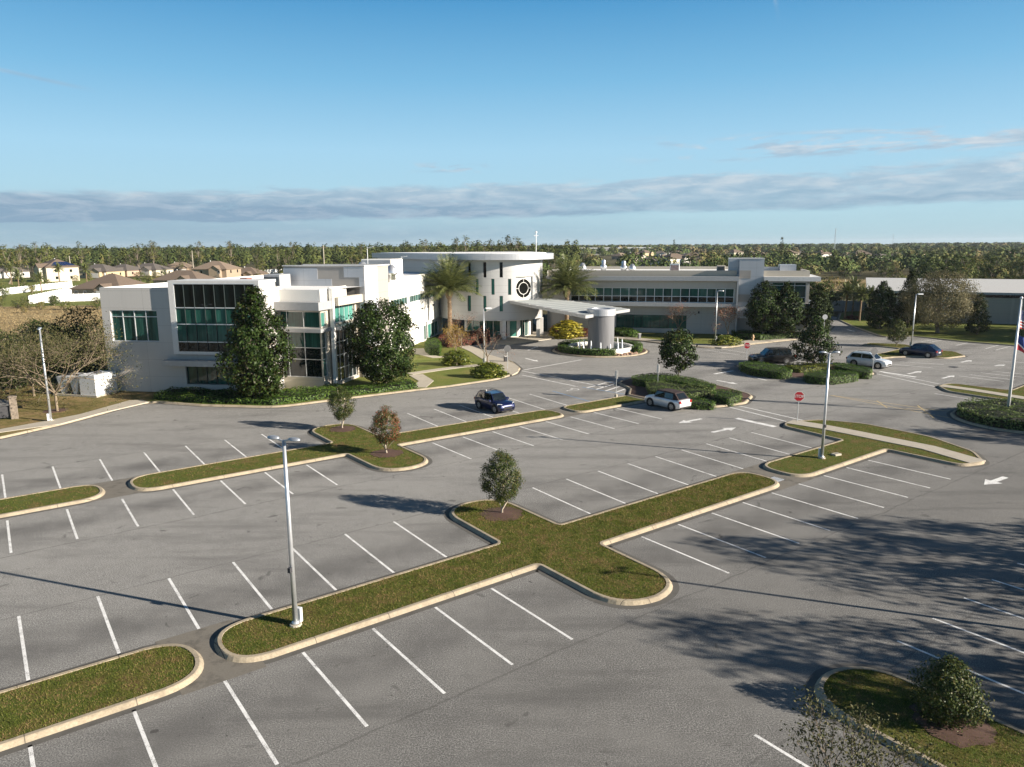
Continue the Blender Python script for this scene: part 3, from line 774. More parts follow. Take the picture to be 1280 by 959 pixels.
# mulch rings
def ring(c, r, label):
    n = 26; rr = np.random.default_rng(int(c[0] * 10) % 97)
    m = MB(); m.add([(c[0], c[1], .20)] + [(c[0] + r * rr.uniform(.85, 1.12) * math.cos(2 * PI * i / n), c[1] + r * rr.uniform(.85, 1.12) * math.sin(2 * PI * i / n), .135) for i in range(n)], [(0, 1 + i, 1 + (i + 1) % n) for i in range(n)])
    struct(m.build('mulch', M['mulch']), label)
T1, T2, T3 = G(627, 645), G(484, 569), G(428, 538)
ring(T1, 1.15, 'red brown mulch ring under the round tree on the central island')
ring(T2, 1.1, 'mulch ring under the red tinged tree'); ring(T3, 1.1, 'mulch ring under the green round tree beside it')
ring(G(70, 515), 1.0, 'mulch ring under the bare branched oak'); ring(G(1190, 908), 1.15, 'mulch under the leafy bush in the lower right corner')

# stall lines: every line a part of the car park
def line(p, q, w=.115, mat='paint', name='stall_line', z=.004):
    p = np.array(p); q = np.array(q); d = q - p; d /= np.linalg.norm(d); n = np.array([-d[1], d[0]]) * w / 2
    m = MB(); m.sheet([tuple(p - n), tuple(q - n), tuple(q + n), tuple(p + n)], z)
    if m.v and area([(x, y) for x, y, z_ in m.v]) < 0: m.f = [f[::-1] for f in m.f]
    return m.build(name, M[mat], LOT)
for i in range(-1, 4): line(L(5.72 + 2.80 * (i - 2), 24.33), L(5.72 + 2.80 * (i - 2), 19.04))
for i in range(5): 
    if i > 1: line(L(5.72 + 2.80 * i, 24.33), L(5.72 + 2.80 * i, 19.04))
for i in range(9): line(L(26.26 + 2.757 * i, 24.36), L(26.26 + 2.757 * i, 19.03))
for i in range(8): line(L(.35 + 2.79 * (i - 1), 28.25), L(.4 + 2.81 * (i - 1), 33.9))
for i in range(9): line(L(26.4 + 2.712 * i, 28.15), L(26.65 + 2.735 * i, 33.78))
for i in range(8): line(L(.64 + 2.81 * (i - 1), 46.95), L(.54 + 2.81 * (i - 1), 41.6))
for i in range(8): line(L(27.16 + 2.75 * i, 46.55), L(27.1 + 2.765 * i, 41.2))
for i in range(8): line(L(.76 + 2.815 * (i - 1), 51.1), L(.85 + 2.83 * (i - 1), 57.15))
for i in range(6): line(L(30.1 + 2.72 * i, 50.1), L(30.5 + 2.75 * i, 56.5))
line(L(46.5, 49.95), L(47.0, 56.25), .11, 'paint_blue')
for i in range(5): line(L(26.45 + 2.8 * i, 6.45), L(26.45 + 2.8 * i, 11.64))
for i in range(2): line(L(17.67 - 2.8 * i, 6.4), L(17.67 - 2.8 * i, 11.6))
# access aisle beside the accessible stall
line(G(727.5, 484), G(787.5, 494), .11, 'paint_blue'); line(G(757, 476.5), G(803, 487), .11, 'paint_blue')
for f in (.1, .3, .5, .7, .9):
    a = np.array(G(727.5, 484)) * (1 - f) + np.array(G(787.5, 494)) * f; b_ = np.array(G(757, 476.5)) * (1 - f) + np.array(G(803, 487)) * f
    line(a, a + (b_ - a) * .85, .22)
# wheelchair mark in the accessible stall
def symbol(c, ang, s):
    m = MB((c[0], c[1], .004, ang))
    ringp = [(.42 * math.cos(a), .42 * math.sin(a)) for a in np.linspace(PI * .7, 2 * PI + .25, 18)]
    m.sheet(strip([(x * s - .05, y * s - .2 * s) for x, y in ringp], .1 * s), 0)
    m.sheet(strip([(-.12 * s, .62 * s), (-.05 * s, .05 * s), (.32 * s, .05 * s), (.5 * s, -.45 * s)], .11 * s), .001)
    m.sheet([(-.13 * s + .13 * s * math.cos(a), .84 * s + .13 * s * math.sin(a)) for a in np.linspace(0, 2 * PI, 12, endpoint=False)], 0)
    return m.build('wheelchair_mark', M['paint'], LOT)
symbol(G(716, 487), math.atan2(UY, UX) - PI / 2 + PI, 1.0)
# stop bars, lane lines and turn arrows
for p, q, w in [((920.5, 523), (969, 533.5), .55), ((900, 506), (983, 527), .16), ((922, 507), (1008, 526.5), .16),
                ((800, 0), (0, 0), 0)][:3]: line(G(*p), G(*q), w, name='lane_line')
for p, q, w in [((655, 462.5), (727, 449.8), .2), ((651, 463.5), (757, 484), .16), ((653, 469), (722, 483.5), .16),
                ((1094, 467), (1172, 484), .16), ((1100, 464.5), (1145, 471.5), .5), ((1103, 465.5), (1174, 480), .14),
                ((893, 467.5), (917, 463.5), .4), ((934, 470), (958, 475.5), .22), ((884, 438), (925, 444), .12), ((902, 436.5), (936, 441.5), .12), ((690, 424.8), (764, 425.5), .14), ((796, 427), (812, 428.3), .3),
                ((1044, 417.5), (1068, 417.8), .2), ((1042, 420), (1100, 421), .16), ((1168, 492), (1232, 502), .1)]: line(G(*p), G(*q), w, name='lane_line')
for p, q in [((1037, 494), (1190, 523)), ((1096, 501), (1109, 510)), ((1037, 494), (1180, 514)), ((1147, 507), (1168, 523)), ((1133, 511), (1189, 514))]: line(G(*p), G(*q), .10, 'paint_yellow', 'lane_line')
for p, q in [((1150, 427.5), (1172, 424)), ((1162, 428), (1182, 424.3)), ((1195, 432), (1216, 427)), ((1232, 436), (1250, 431)), ((1245, 437.5), (1269, 431.5)),
             ((1110, 455), (1166, 460)), ((1125, 452), (1180, 456)), ((1199, 470), (1255, 477)), ((1212, 468.5), (1268, 475)), ((1226, 466), (1280, 472)), ((1240, 464), (1290, 469)), ((1247, 451), (1285, 454)), ((1176, 481), (1190, 481.5))]: line(G(*p), G(*q), .11)
def arrow(tail, tip, w, hw, hl, name='turn_arrow'):
    a = np.array(G(*tail)); b = np.array(G(*tip)); d = b - a; ln = np.linalg.norm(d); d /= ln; n = np.array([-d[1], d[0]])
    k = b - d * hl
    P = [a - n * w / 2, k - n * w / 2, k - n * hw / 2, b, k + n * hw / 2, k + n * w / 2, a + n * w / 2]
    m = MB(); m.sheet([tuple(p) for p in P], .0045); return m.build(name, M['paint'], LOT)
for a in [((877, 523.5), (848, 529), .32, .95, 1.1), ((890, 540.5), (920, 534.5), .32, .95, 1.1), ((1257, 596.5), (1230, 606), .35, 1.0, 1.2), ((896, 475.5), (923, 480.5), .3, .9, 1.1),
          ((657, 448), (673, 452), .3, .9, 1.1), ((1135, 467.5), (1152, 464), .3, .9, 1.1), ((1178, 473), (1193, 469.5), .3, .9, 1.1), ((1201, 453), (1215, 450.5), .3, .9, 1.1), ((1243, 457.5), (1257, 456), .3, .9, 1.1), ((1059, 412), (1068, 414.5), .3, .9, 1.1),
          ((660, 438), (672, 433), .3, .9, 1.1)]: arrow(*a)

# grass blades on the islands and lawns (far too many to count)
def tufts(items, name, mat, label, size=(.015, .065)):
    Vs = []
    for poly, z, dens, dry in items:
        xs = [p[0] for p in poly]; ys = [p[1] for p in poly]
        n = int((max(xs) - min(xs)) * (max(ys) - min(ys)) * dens)
        P = np.stack([RNG.uniform(min(xs), max(xs), n), RNG.uniform(min(ys), max(ys), n)], 1)
        P = P[inpoly(P, poly)]
        for q in PATHS: P = P[~inpoly(P, q)]
        d = P[:, 1]; px = d / 736.0
        vis = (P[:, 1] > 5) & (np.abs(P[:, 0]) < P[:, 1] * .76 + 4)
        P = P[vis]; n = len(P)
        a = RNG.uniform(0, PI, n); h = (size[0] + (size[1] - size[0]) * RNG.uniform(0, 1, n) ** 1.8) * (1 + .006 * P[:, 1]); w = RNG.uniform(.004, .012, n) * (1 + .02 * P[:, 1])
        ln = RNG.normal(size=(n, 2)) * .035
        b0 = np.c_[P[:, 0] - np.cos(a) * w, P[:, 1] - np.sin(a) * w, np.full(n, z - .01)]
        b1 = np.c_[P[:, 0] + np.cos(a) * w, P[:, 1] + np.sin(a) * w, np.full(n, z - .01)]
        t0 = np.c_[P[:, 0] + ln[:, 0], P[:, 1] + ln[:, 1], z + h]
        Vs.append(np.stack([b0, b1, t0], 1).reshape(-1, 3))
    V = np.concatenate(Vs); F = np.arange(len(V)).reshape(-1, 3)
    return tag(link(name, fast_mesh(name, V, F, M[mat])), label, None, None, 'stuff')
tufts([g for g in GRASS if not g[3]], 'grass', 'blade', 'short green and brown grass on the kerbed islands')
m = MB(); m.sheet([(-330, 193), (-60, 186), (-45, 240), (-40, 345), (-330, 370)], -.045); struct(m.build('lawn', M['lawn_far']), 'mown yards and verges round the left houses')
# ------------------------------------------------------------------ the medical building
def straight(P, d, inward):
    P = np.array(P, float); d = np.array(d, float); d /= np.linalg.norm(d); i = np.array(inward, float); i /= np.linalg.norm(i)
    return lambda s, t: tuple(P + d * s + i * t)
def frame_ab(deg):
    a = R(deg); return np.array([math.cos(a), math.sin(a)]), np.array([-math.sin(a), math.cos(a)])
def facade(mb, mf, s0, s1, z0, z1, ops, depth=.22, ds=None):
    ss = {s0, s1}; zz = {z0, z1}
    for a, b, c, d in ops: ss |= {a, b}; zz |= {c, d}
    if ds:
        k = int((s1 - s0) / ds); ss |= {s0 + (s1 - s0) * i / k for i in range(k)}
    ss = sorted(x for x in ss if s0 - 1e-6 <= x <= s1 + 1e-6); zz = sorted(x for x in zz if z0 - 1e-6 <= x <= z1 + 1e-6)
    for i in range(len(ss) - 1):
        for j in range(len(zz) - 1):
            a, b, c, d = ss[i], ss[i + 1], zz[j], zz[j + 1]
            if b - a < 1e-5 or d - c < 1e-5: continue
            ms, mz = (a + b) / 2, (c + d) / 2
            if any(o[0] < ms < o[1] and o[2] < mz < o[3] for o in ops): continue
            p, q = mf(a, 0), mf(b, 0)
            mb.quad((*p, c), (*q, c), (*q, d), (*p, d))
    for a, b, c, d in ops:
        seg = [x for x in ss if a - 1e-6 <= x <= b + 1e-6]
        for x in (a, b):
            p, q = mf(x, 0), mf(x, depth); mb.quad((*p, c), (*q, c), (*q, d), (*p, d))
        for z in (c, d):
            for i in range(len(seg) - 1):
                p, q, r_, s_ = mf(seg[i], 0), mf(seg[i + 1], 0), mf(seg[i + 1], depth), mf(seg[i], depth)
                mb.quad((*p, z), (*q, z), (*r_, z), (*s_, z))
def bar(mb, mf, a, b, c, d, t0, t1):
    P = [mf(a, t0), mf(b, t0), mf(b, t1), mf(a, t1)]
    mb.add([(*p, c) for p in P] + [(*p, d) for p in P], [(0, 3, 2, 1), (4, 5, 6, 7), (0, 1, 5, 4), (1, 2, 6, 5), (2, 3, 7, 6), (3, 0, 4, 7)])
def window(root, mf, op, depth, nx, bars=(), w=.06, gl='glass', fr='mullion', name='window', proud=.10, vmat=None, T=None):
    a, b, c, d = op
    f = MB(T); vb = MB(T) if vmat else f; t1 = depth - .02; t0 = depth - proud
    bar(f, mf, a, b, c, c + w, t0, t1); bar(f, mf, a, b, d - w, d, t0, t1)
    for i in range(nx + 1):
        x = a + (b - a) * i / nx; x0, x1 = max(a, x - w / 2), min(b, x + w / 2)
        if i == 0: x1 = a + w
        if i == nx: x0 = b - w
        bar(vb if 0 < i < nx else f, mf, *((x0, x1) if not vmat or i in (0, nx) else (x - .022, x + .022)), c + w + .001, d - w - .001, t0 + .004, t1 - .002)
    for z in bars: bar(f, mf, a + w, b - w, z - w / 2, z + w / 2, t0 + .009, t1 - .004)
    fo = f.build(name, M[fr], root)
    if vmat: vb.build('mullion', M[vmat], fo)
    zs = [c] + list(bars) + [d]
    gls = gl if isinstance(gl, (list, tuple)) else [gl] * (len(zs) - 1)
    by = {}; run = 0
    for j in range(len(zs) - 1):
        if j and gls[j] != gls[j - 1]: run += 1
        g = by.setdefault((run, gls[j]), MB(T))
        for i in range(nx):
            p, q = mf(a + (b - a) * i / nx, t1), mf(a + (b - a) * (i + 1) / nx, t1)
            g.quad((*p, zs[j]), (*q, zs[j]), (*q, zs[j + 1]), (*p, zs[j + 1]))
    for k, g in by.items(): g.build('pane', M[k[1]], fo)
    return fo

CO = np.array([-18.43, 75.55])
BLD = thing('medical_building', (CO[0], CO[1], 0), 'long white two storey medical building with curved entrance drum and glazed corner blocks', 'building')
def part(mb, name, mat): return mb.build(name, M[mat], BLD)
a1, b1 = frame_ab(-14.5)
def P1(s, t): return tuple(CO + a1 * s + b1 * t)
TL = (CO[0], CO[1], 0, R(-14.5))          # left wing frame

# --- left wing: pale end block
A0 = np.array(G(138, 490)); a0, b0_ = frame_ab(-8.5)
def P0(s, t): return tuple(A0 + a0 * s + b0_ * t)
T0 = (A0[0], A0[1], 0, R(-8.5))
mf = straight(A0, a0, b0_)
w = MB(); ops = [(.9, 6.0, 5.27, 8.4)]
facade(w, mf, 0, 8.2, 0, 10.6, ops); part(w, 'wall', 'wall_panel'); w = MB(); facade(w, mf, 8.2, 17.3, 0, 4.1, [(8.6, 17.1, 1.0, 2.85)], .3)
p, q = P0(0, 0), (-33.8, 111.5)
w.quad((*p, 0), (*q, 0), (*q, 10.6), (*p, 10.6))
part(w, 'wall', 'wall_panel'); w = MB()
w.quad((*P0(17.3, 0), 0), (*P0(17.3, 4.3), 0), (*P0(17.3, 4.3), 10.6), (*P0(17.3, 0), 10.6))
part(w, 'wall', 'wall_panel')
window(BLD, mf, ops[0], .22, 4, (7.75,), .07)
window(BLD, mf, (8.6, 17.1, 1.0, 2.85), .3, 8, (), .05, 'glass', 'mullion_dark')
# roof with white membrane inside low parapets
RZ = 10.22
w = MB()
roofpoly = [P0(.2, .2), P0(17.2, .2), P0(17.2, 5.0), P1(-.6, -1.5), P1(1.0, 8), (-16.8, 91.5), (-12.0, 124), (-30, 135)]
w.sheet([(x, y) for x, y in roofpoly], RZ)
part(w, 'roof', 'roof_white')
w = MB(T0); w.box(.02, 7.7, .01, .3, 10.23, 10.64)
part(w, 'parapet', 'wall_panel')
w = MB(); pp = [P0(.02, .31), (-33.8, 111.5), (-30, 135)]
for i in range(2):
    d = np.array(pp[i + 1]) - np.array(pp[i]); n = np.array([d[1], -d[0]]) / np.linalg.norm(d) * .3
    w.prism([pp[i], tuple(np.array(pp[i]) + n), tuple(np.array(pp[i + 1]) + n), pp[i + 1]], 10.2, 10.66)
part(w, 'parapet', 'trim_white')
# glass box: white frame round a curtain wall
w = MB(T0); x0, x1, y0, y1 = 7.75, 17.25, -.42, -.01
w.box(x0, x1, y0, y1 + 3.2, 11.1, 11.36); w.box(x0, x0 + .5, y0, y1 + 3, 4.1, 11.099); w.box(x1 - .45, x1, y0, y1 + 3, 4.1, 11.099); w.box(x0 + .5, x1 - .45, y0, y1, 4.1, 4.3)
part(w, 'window_surround', 'trim_white')
w = MB(T0); w.box(x0 + .5, x1 - .45, y0 + .9, y1 + 2.9, 10.3, 11.09); part(w, 'parapet', 'roof_white')
mfg = straight(P0(x0 + .5, y0), a0, b0_)
window(BLD, mfg, (0, 8.55, 4.3, 11.1), .12, 8, (5.35, 7.1, 8.72), .085, ['glass_dark', 'glass_mid', 'glass_mid', 'glass_dark'], name='curtain_wall', proud=.12, vmat='mullion_dark')  # middle rows lighter teal, with sky reflection put into the glass colour
w = MB(T0); w.box(6.8, 18.0, -1.15, -.012, 3.0, 3.55); part(w, 'ledge', 'trim_grey')
# --- glazed corner block with deep eaves
mfc = straight(P1(-6.2, -1.7), a1, b1); w = MB()
opsc = [(.08, 5.7, 6.45, 8.1), (.08, 5.7, 1.35, 6.05)]
facade(w, mfc, 0, 5.85, 0, 9.1, opsc, .2)
mfs = straight(P1(-.35, -1.7), b1, -a1)
opss = [(.05, 1.0, 6.5, 8.0), (.05, 1.0, 1.4, 6.05)]
facade(w, mfs, 0, 1.75, 0, 9.1, opss, .2)
mfr = straight(P1(-.2, .18), b1, -a1)
opsr = [(.15, 5.4, 6.65, 8.45), (.15, 5.6, .4, 5.95)]
facade(w, mfr, 0, 6.0, 0, 9.0, opsr, .3)
part(w, 'wall', 'wall_beige')
window(BLD, mfc, opsc[0], .2, 3, (), .06, 'glass'); window(BLD, mfc, opsc[1], .2, 3, (3.2, 4.4), .06, ['glass_dark', 'glass_dark', 'glass'], name='curtain_wall')
window(BLD, mfs, opss[0], .2, 1, (), .06, 'glass_bright'); window(BLD, mfs, opss[1], .2, 1, (3.2, 4.4), .06, 'glass')
window(BLD, mfr, opsr[0], .3, 5, (), .07, 'glass_bright'); window(BLD, mfr, opsr[1], .3, 6, (1.8, 3.2, 4.6), .06, 'glass_dark', name='curtain_wall')
w = MB(TL); w.box(-6.3, .15, -2.9, -.05, 8.3, 9.12); part(w, 'eave', 'trim_grey')
w = MB(TL); w.box(-6.25, .02, -2.5, .0, 6.06, 6.42); part(w, 'ledge', 'trim_grey')
w = MB(TL); w.box(.0, .62, .3, 6.3, 8.55, 9.4); part(w, 'eave', 'wall_beige')
w = MB(TL); w.box(-.18, .75, .3, 6.3, 6.05, 6.45); part(w, 'ledge', 'trim_grey')
w = MB(TL); w.box(-7.0, -.62, -1.6, -1.3, 9.13, 10.28); part(w, 'parapet', 'wall_white'); w = MB(TL); w.box(-.61, -.35, -1.6, .1, 9.13, 10.3); part(w, 'parapet', 'wall_white'); w = MB(TL); w.box(-.45, -.2, .2, 3.8, 9.0, 10.42); part(w, 'parapet', 'wall_white')
w = MB(TL); w.bbox(-.12, .28, -.22, .16, 0, 10.38, .02); part(w, 'column', 'wall_white')
# --- panelled tower
tow = [(-8.9, 6.0), (.9, 6.0), (1.75, 7.5), (1.75, 10.5), (-8.9, 10.5)]
w = MB(TL); w.prism(tow, 0, 12.4, top=False); w.sheet(inset(tow, .0), 12.39); part(w, 'tower', 'wall_taupe')
w = MB(TL); w.box(-8.95, -4.7, 5.95, 5.99, 9.8, 12.2); w.box(-4.7, -3.0, 5.95, 5.99, 9.8, 11.0); w.box(-1.5, .85, 5.95, 5.99, 11.2, 12.35); w.box(.3, .88, 5.95, 5.99, 0, 11.19)
part(w, 'wall_panel', 'wall_silver')
w = MB(TL); dx, dy = .85, 1.5; ln = math.hypot(dx, dy); nx, ny = dy / ln * .04, -dx / ln * .04
w.prism([(.9, 6.0), (.9 + nx, 6.0 + ny), (1.75 + nx, 7.5 + ny), (1.75, 7.5)], 0, 12.35); part(w, 'wall_panel', 'wall_silver')
w = MB(TL); w.box(-9.0, 1.0, 5.9, 6.2, 12.4, 12.52); part(w, 'parapet', 'trim_white'); w = MB(TL); w.box(-9.0, 1.9, 10.3, 10.6, 12.4, 12.52); part(w, 'parapet', 'trim_white'); w = MB(TL); w.prism([(.85, 5.93), (1.0, 5.9), (1.9, 7.45), (1.9, 10.3), (1.65, 10.3), (1.65, 7.55)], 12.4, 12.52); part(w, 'parapet', 'trim_white')
# --- long white flank wall
W0, W1 = np.array([-16.9, 91.0]), np.array([-11.6, 123.6]); dW = W1 - W0; lW = np.linalg.norm(dW); dW /= lW; nW = np.array([-dW[1], dW[0]])
mfw = straight(W0, dW, nW)
w = MB()
opw = [(.6 * lW - 13.0, .6 * lW - 6.0, 6.55, 7.5), (.6 * lW - 5.2, .6 * lW + 9.0, 6.55, 7.5)]
facade(w, mfw, 0, lW, 3.0, 10.3, opw, .2)
opd = [(.6 * lW + 3.0, .6 * lW + 4.3, .1, 2.4), (.76 * lW, .76 * lW + 6.3, .1, 2.4)]
mfw2 = straight(W0 + nW * .35, dW, nW)
facade(w, mfw2, 0, lW, 0, 3.0, opd, .15)
p, q = mfw(0, 0), mfw(0, .4); 
w.quad((*mfw(0, 0), 3.0), (*mfw(lW, 0), 3.0), (*mfw(lW, .35), 3.0), (*mfw(0, .35), 3.0))
w.quad((*mfw(lW, 0), 0), (*mfw(lW, 3), 0), (*mfw(lW, 3), 10.3), (*mfw(lW, 0), 10.3))
w.quad((*mfw(0, 0), 0), (*mfw(0, 16), 0), (*mfw(0, 16), 10.3), (*mfw(0, 0), 10.3))
w.prism([mfw(0, 0), mfw(lW, 0), mfw(lW, .3), mfw(0, .3)], 10.24, 10.34)
part(w, 'wall', 'wall_white')
for o in opw: window(BLD, mfw, o, .2, max(3, int((o[1] - o[0]) / 1.1)), (), .06, 'glass')
window(BLD, mfw2, opd[0], .15, 1, (), .07, 'glass', name='door'); window(BLD, mfw2, opd[1], .15, 3, (), .09, 'glass_bright', name='door')

for s_, z_ in ((.62, 5.1), (.72, 5.1), (.82, 5.1), (.55, 2.4)):
    w = MB(); bar(w, mfw, lW * s_, lW * s_ + .3, z_, z_ + .32, -.2, -.004); part(w, 'wall_light', 'dark')

# --- curved entrance drum
def chaikin(P, n=3):
    P = [np.array(p, float) for p in P]
    for _ in range(n):
        Q = [P[0]]
        for a, b in zip(P[:-1], P[1:]): Q += [a * .75 + b * .25, a * .25 + b * .75]
        P = Q + [P[-1]]
    return np.array(P)
DR = chaikin([(-11.5, 121.0), (-10.5, 119.2), (-7.8, 116.6), (-4.2, 115.3), (-1.2, 115.1), (0.6, 115.4), (2.2, 116.2), (3.6, 117.6), (4.6, 119.4), (5.1, 121.4), (5.2, 124)])
DS = np.r_[0, np.cumsum(np.hypot(*np.diff(DR, axis=0).T))]
def md(s, t):
    s = min(max(s, 0), DS[-1]); x, y = np.interp(s, DS, DR[:, 0]), np.interp(s, DS, DR[:, 1])
    e = .3; dx = np.interp(s + e, DS, DR[:, 0]) - np.interp(s - e, DS, DR[:, 0]); dy = np.interp(s + e, DS, DR[:, 1]) - np.interp(s - e, DS, DR[:, 1])
    l = math.hypot(dx, dy); return (x - dy / l * t, y + dx / l * t)
LN = DS[-1]
w = MB()
slits = [(6.8, 7.3, 9.8, 12.0), (9.35, 9.87, 9.65, 12.0), (11.93, 12.43, 9.65, 12.0), (8.05, 8.57, 7.0, 9.42), (10.6, 11.12, 7.0, 9.44), (13.23, 13.73, 6.96, 9.42), (6.66, 7.25, 4.38, 6.82), (9.28, 9.81, 4.38, 6.81), (11.88, 12.41, 4.38, 6.81), (19.2, 19.75, 6.95, 9.36)]
rw = (14.43, 17.85, 6.1, 9.74)
facade(w, md, 0, LN, 2.95, 12.4, slits + [rw], .3, .4)
part(w, 'drum_wall', 'wall_drum')
for o in slits: window(BLD, md, o, .3, 1, (), .03, 'glass_black' if o[2] > 9.5 else 'glass_bright', 'mullion_dark')
# lower skin joints of the beige left part of the drum
# square recess with the round window
w = MB(); pA, pB = np.array(md(rw[0], .3)), np.array(md(rw[1], .3)); dAB = (pB - pA) / np.linalg.norm(pB - pA); nAB = np.array([-dAB[1], dAB[0]])
w.quad((*pA, rw[2]), (*pB, rw[2]), (*pB, rw[3]), (*pA, rw[3])); part(w, 'window_surround', 'wall_white')
cR = (pA + pB) / 2; zR = 7.88; rR = 1.47
def rdisc(r0, r1, t, k=48):
    vs = []; fs = []
    for i in range(k):
        a = 2 * PI * i / k
        for r in (r0, r1):
            p = cR + dAB * r * math.cos(a) - nAB * t; vs.append((p[0], p[1], zR + r * math.sin(a)))
    for i in range(k):
        j = (i + 1) % k; fs.append((2 * i, 2 * i + 1, 2 * j + 1, 2 * j))
    return vs, fs
f = MB(); f.add(*rdisc(.88, .96, .10)); f.add(*rdisc(rR, rR + .07, .10))
for ang in (0, PI / 2):
    d = np.array([math.cos(ang), math.sin(ang)]); n = np.array([-d[1], d[0]])
    for sg in (-1, 1):
        V = []
        for r, o_ in ((.96, -.035), (rR, -.035), (rR, .035), (.96, .035)):
            q = d * r * sg + n * o_; p = cR + dAB * q[0] - nAB * .104; V.append((p[0], p[1], zR + q[1]))
        f.add(V, [(0, 1, 2, 3)])
rwin = f.build('round_window', M['trim_white'], BLD)
g = MB(); g.add(*rdisc(0.001, .88, .06)); g.build('pane', M['glass_black'], rwin); g = MB(); g.add(*rdisc(.96, rR, .06)); g.build('pane', M['glass_black'], rwin)
# wall running back from the drum, and the flat oversailing fascia
w = MB(); w.quad((-11.5, 121, 2.95), (-25.6, 143.5, 2.95), (-25.6, 143.5, 12.4), (-11.5, 121, 12.4)); part(w, 'wall', 'wall_silver'); w = MB(); w.quad((5.2, 124, 0), (4.2, 140, 0), (4.2, 140, 12.4), (5.2, 124, 12.4)); part(w, 'wall', 'wall_silver')
fas = [(-27.2, 146), (-12.9, 119.3)] + [tuple(p) for p in chaikin([(-12.9, 119.3), (-11.4, 117.2), (-8.3, 114.9), (-4.3, 113.6), (-1.1, 113.4), (1.0, 113.7), (3.1, 114.7), (4.9, 116.4), (6.2, 118.7), (6.9, 121.4)], 2)[1:]] + [(7.0, 128), (4.5, 146)]
w = MB(); w.prism(fas, 12.35, 13.25, True, True); part(w, 'roof_fascia', 'wall_silver')
w = MB(); w.prism(inset(fas, 1.2), 13.24, 13.34); part(w, 'roof', 'roof_white')
# ground floor under the drum: glazed lobby between white posts
DG = [np.array(md(s, 1.6)) for s in (4.6, 8.5, 12.4, 16.0, 19.0, 22.5)]
lob = MB()
LG = np.array(DG); LS = np.r_[0, np.cumsum(np.hypot(*np.diff(LG, axis=0).T))]
def ml(s, t):
    x, y = np.interp(s, LS, LG[:, 0]), np.interp(s, LS, LG[:, 1]); e = .4
    dx = np.interp(s + e, LS, LG[:, 0]) - np.interp(s - e, LS, LG[:, 0]); dy = np.interp(s + e, LS, LG[:, 1]) - np.interp(s - e, LS, LG[:, 1]); l = math.hypot(dx, dy)
    return (x - dy / l * t, y + dx / l * t)
oplob = [(.4, 6.2, .15, 2.75), (6.6, 7.4, .15, 2.75), (7.7, 9.0, .15, 2.75), (9.6, LS[-1] - 2.4, .15, 2.75)]
facade(lob, ml, 0, LS[-1], 0, 2.96, oplob, .12, 1.0)
sof = MB(); sof.sheet([md(s, 0.02) for s in np.linspace(.3, LN - .3, 30)] + [(3, 130), (-10, 130)], 2.96)
sof.build('soffit', M['wall_beige'], BLD)
part(lob, 'wall', 'trim_white')
for o, nx, gl in zip(oplob, (5, 1, 1, 4), ('glass', 'glass_dark', 'glass_bright', 'glass')): window(BLD, ml, o, .12, nx, (1.0,) if nx == 5 else (), .07, gl, 'trim_white', name='door' if nx == 4 else 'window')
for px, py in ((630.5, 425), (672.6, 421.8), (676.8, 419)):
    c = G(px, py); w = MB(); w.bbox(c[0] - .28, c[0] + .28, c[1] - .28, c[1] + .28, 0, 2.97, .03); part(w, 'column', 'trim_white')

# --- sloping entrance canopy
cz = [(-.6, 115.6, 6.1), (9.9, 98.6, 5.25), (17.3, 107.8, 5.3), (6.6, 119.6, 6.1)]
w = MB(); w.add([(x, y, z - .42) for x, y, z in cz] + [(x, y, z) for x, y, z in cz], [(0, 3, 2, 1), (4, 5, 6, 7), (0, 1, 5, 4), (1, 2, 6, 5), (2, 3, 7, 6), (3, 0, 4, 7)])
can = part(w, 'canopy', 'trim_grey')
w = MB()
A, B_, C_, D_ = [np.array(c) for c in cz]
for i in range(1, 10):
    f = i / 10
    p, q = A + (B_ - A) * f, D_ + (C_ - D_) * f; e = (B_ - A) / np.linalg.norm(B_ - A) * .03
    w.add([tuple(p - e + [0, 0, .002]), tuple(p + e + [0, 0, .002]), tuple(q + e + [0, 0, .002]), tuple(q - e + [0, 0, .002]), tuple(p - e + [0, 0, .035]), tuple(p + e + [0, 0, .035]), tuple(q + e + [0, 0, .035]), tuple(q - e + [0, 0, .035])],
          [(4, 5, 6, 7), (0, 1, 5, 4), (1, 2, 6, 5), (2, 3, 7, 6), (3, 0, 4, 7)])
w.build('seam', M['trim_grey'], can)
w = MB()
for i in range(10):
    f0, f1 = i / 10 + .004, (i + 1) / 10 - .004
    for g0, g1 in ((.035, .965),):
        q = []
        for f, g in ((f0, g0), (f1, g0), (f1, g1), (f0, g1)):
            p = (A + (B_ - A) * f) * (1 - g) + (D_ + (C_ - D_) * f) * g; q.append((p[0], p[1], p[2] + .02))
        w.quad(*q)
M['canopy_panel'] = mat_concrete('canopy_panel', (.36, .39, .385), (.26, .29, .285), .4)
w.build('panel', M['canopy_panel'], can)

# --- right wing
R0 = np.array(G(917, 425)); a2, b2 = frame_ab(-14.5)
R0 = R0 * 1.045  # whole right wing scaled about the camera; TR below carries the factor and drop
def P2(s, t): return tuple(R0 + (a2 * s + b2 * t) * 1.045)
ex, ey = np.array([1.0, 0]), np.array([0, 1.0])
TR = (R0[0], R0[1], -.65, R(-14.5), 1.045)
mr = straight((0, 0), ex, ey)
w = MB(TR)
opw2 = (-25.5, -.25, 5.62, 7.86); oplow = (-18.2, -7.2, 1.45, 3.55)
facade(w, mr, -29.3, .05, 5.05, 9.1, [opw2], .35)
part(w, 'wall', 'wall_warm')
mr2 = straight((0, .9), ex, ey); w = MB(TR); facade(w, mr2, -29.3, .05, 0, 5.05, [oplow], .2)
p, q = (-29.3, 0), (-29.3, 30); w.quad((*p, 0), (*q, 0), (*q, 10.5), (*p, 10.5))
part(w, 'wall', 'wall_panel')
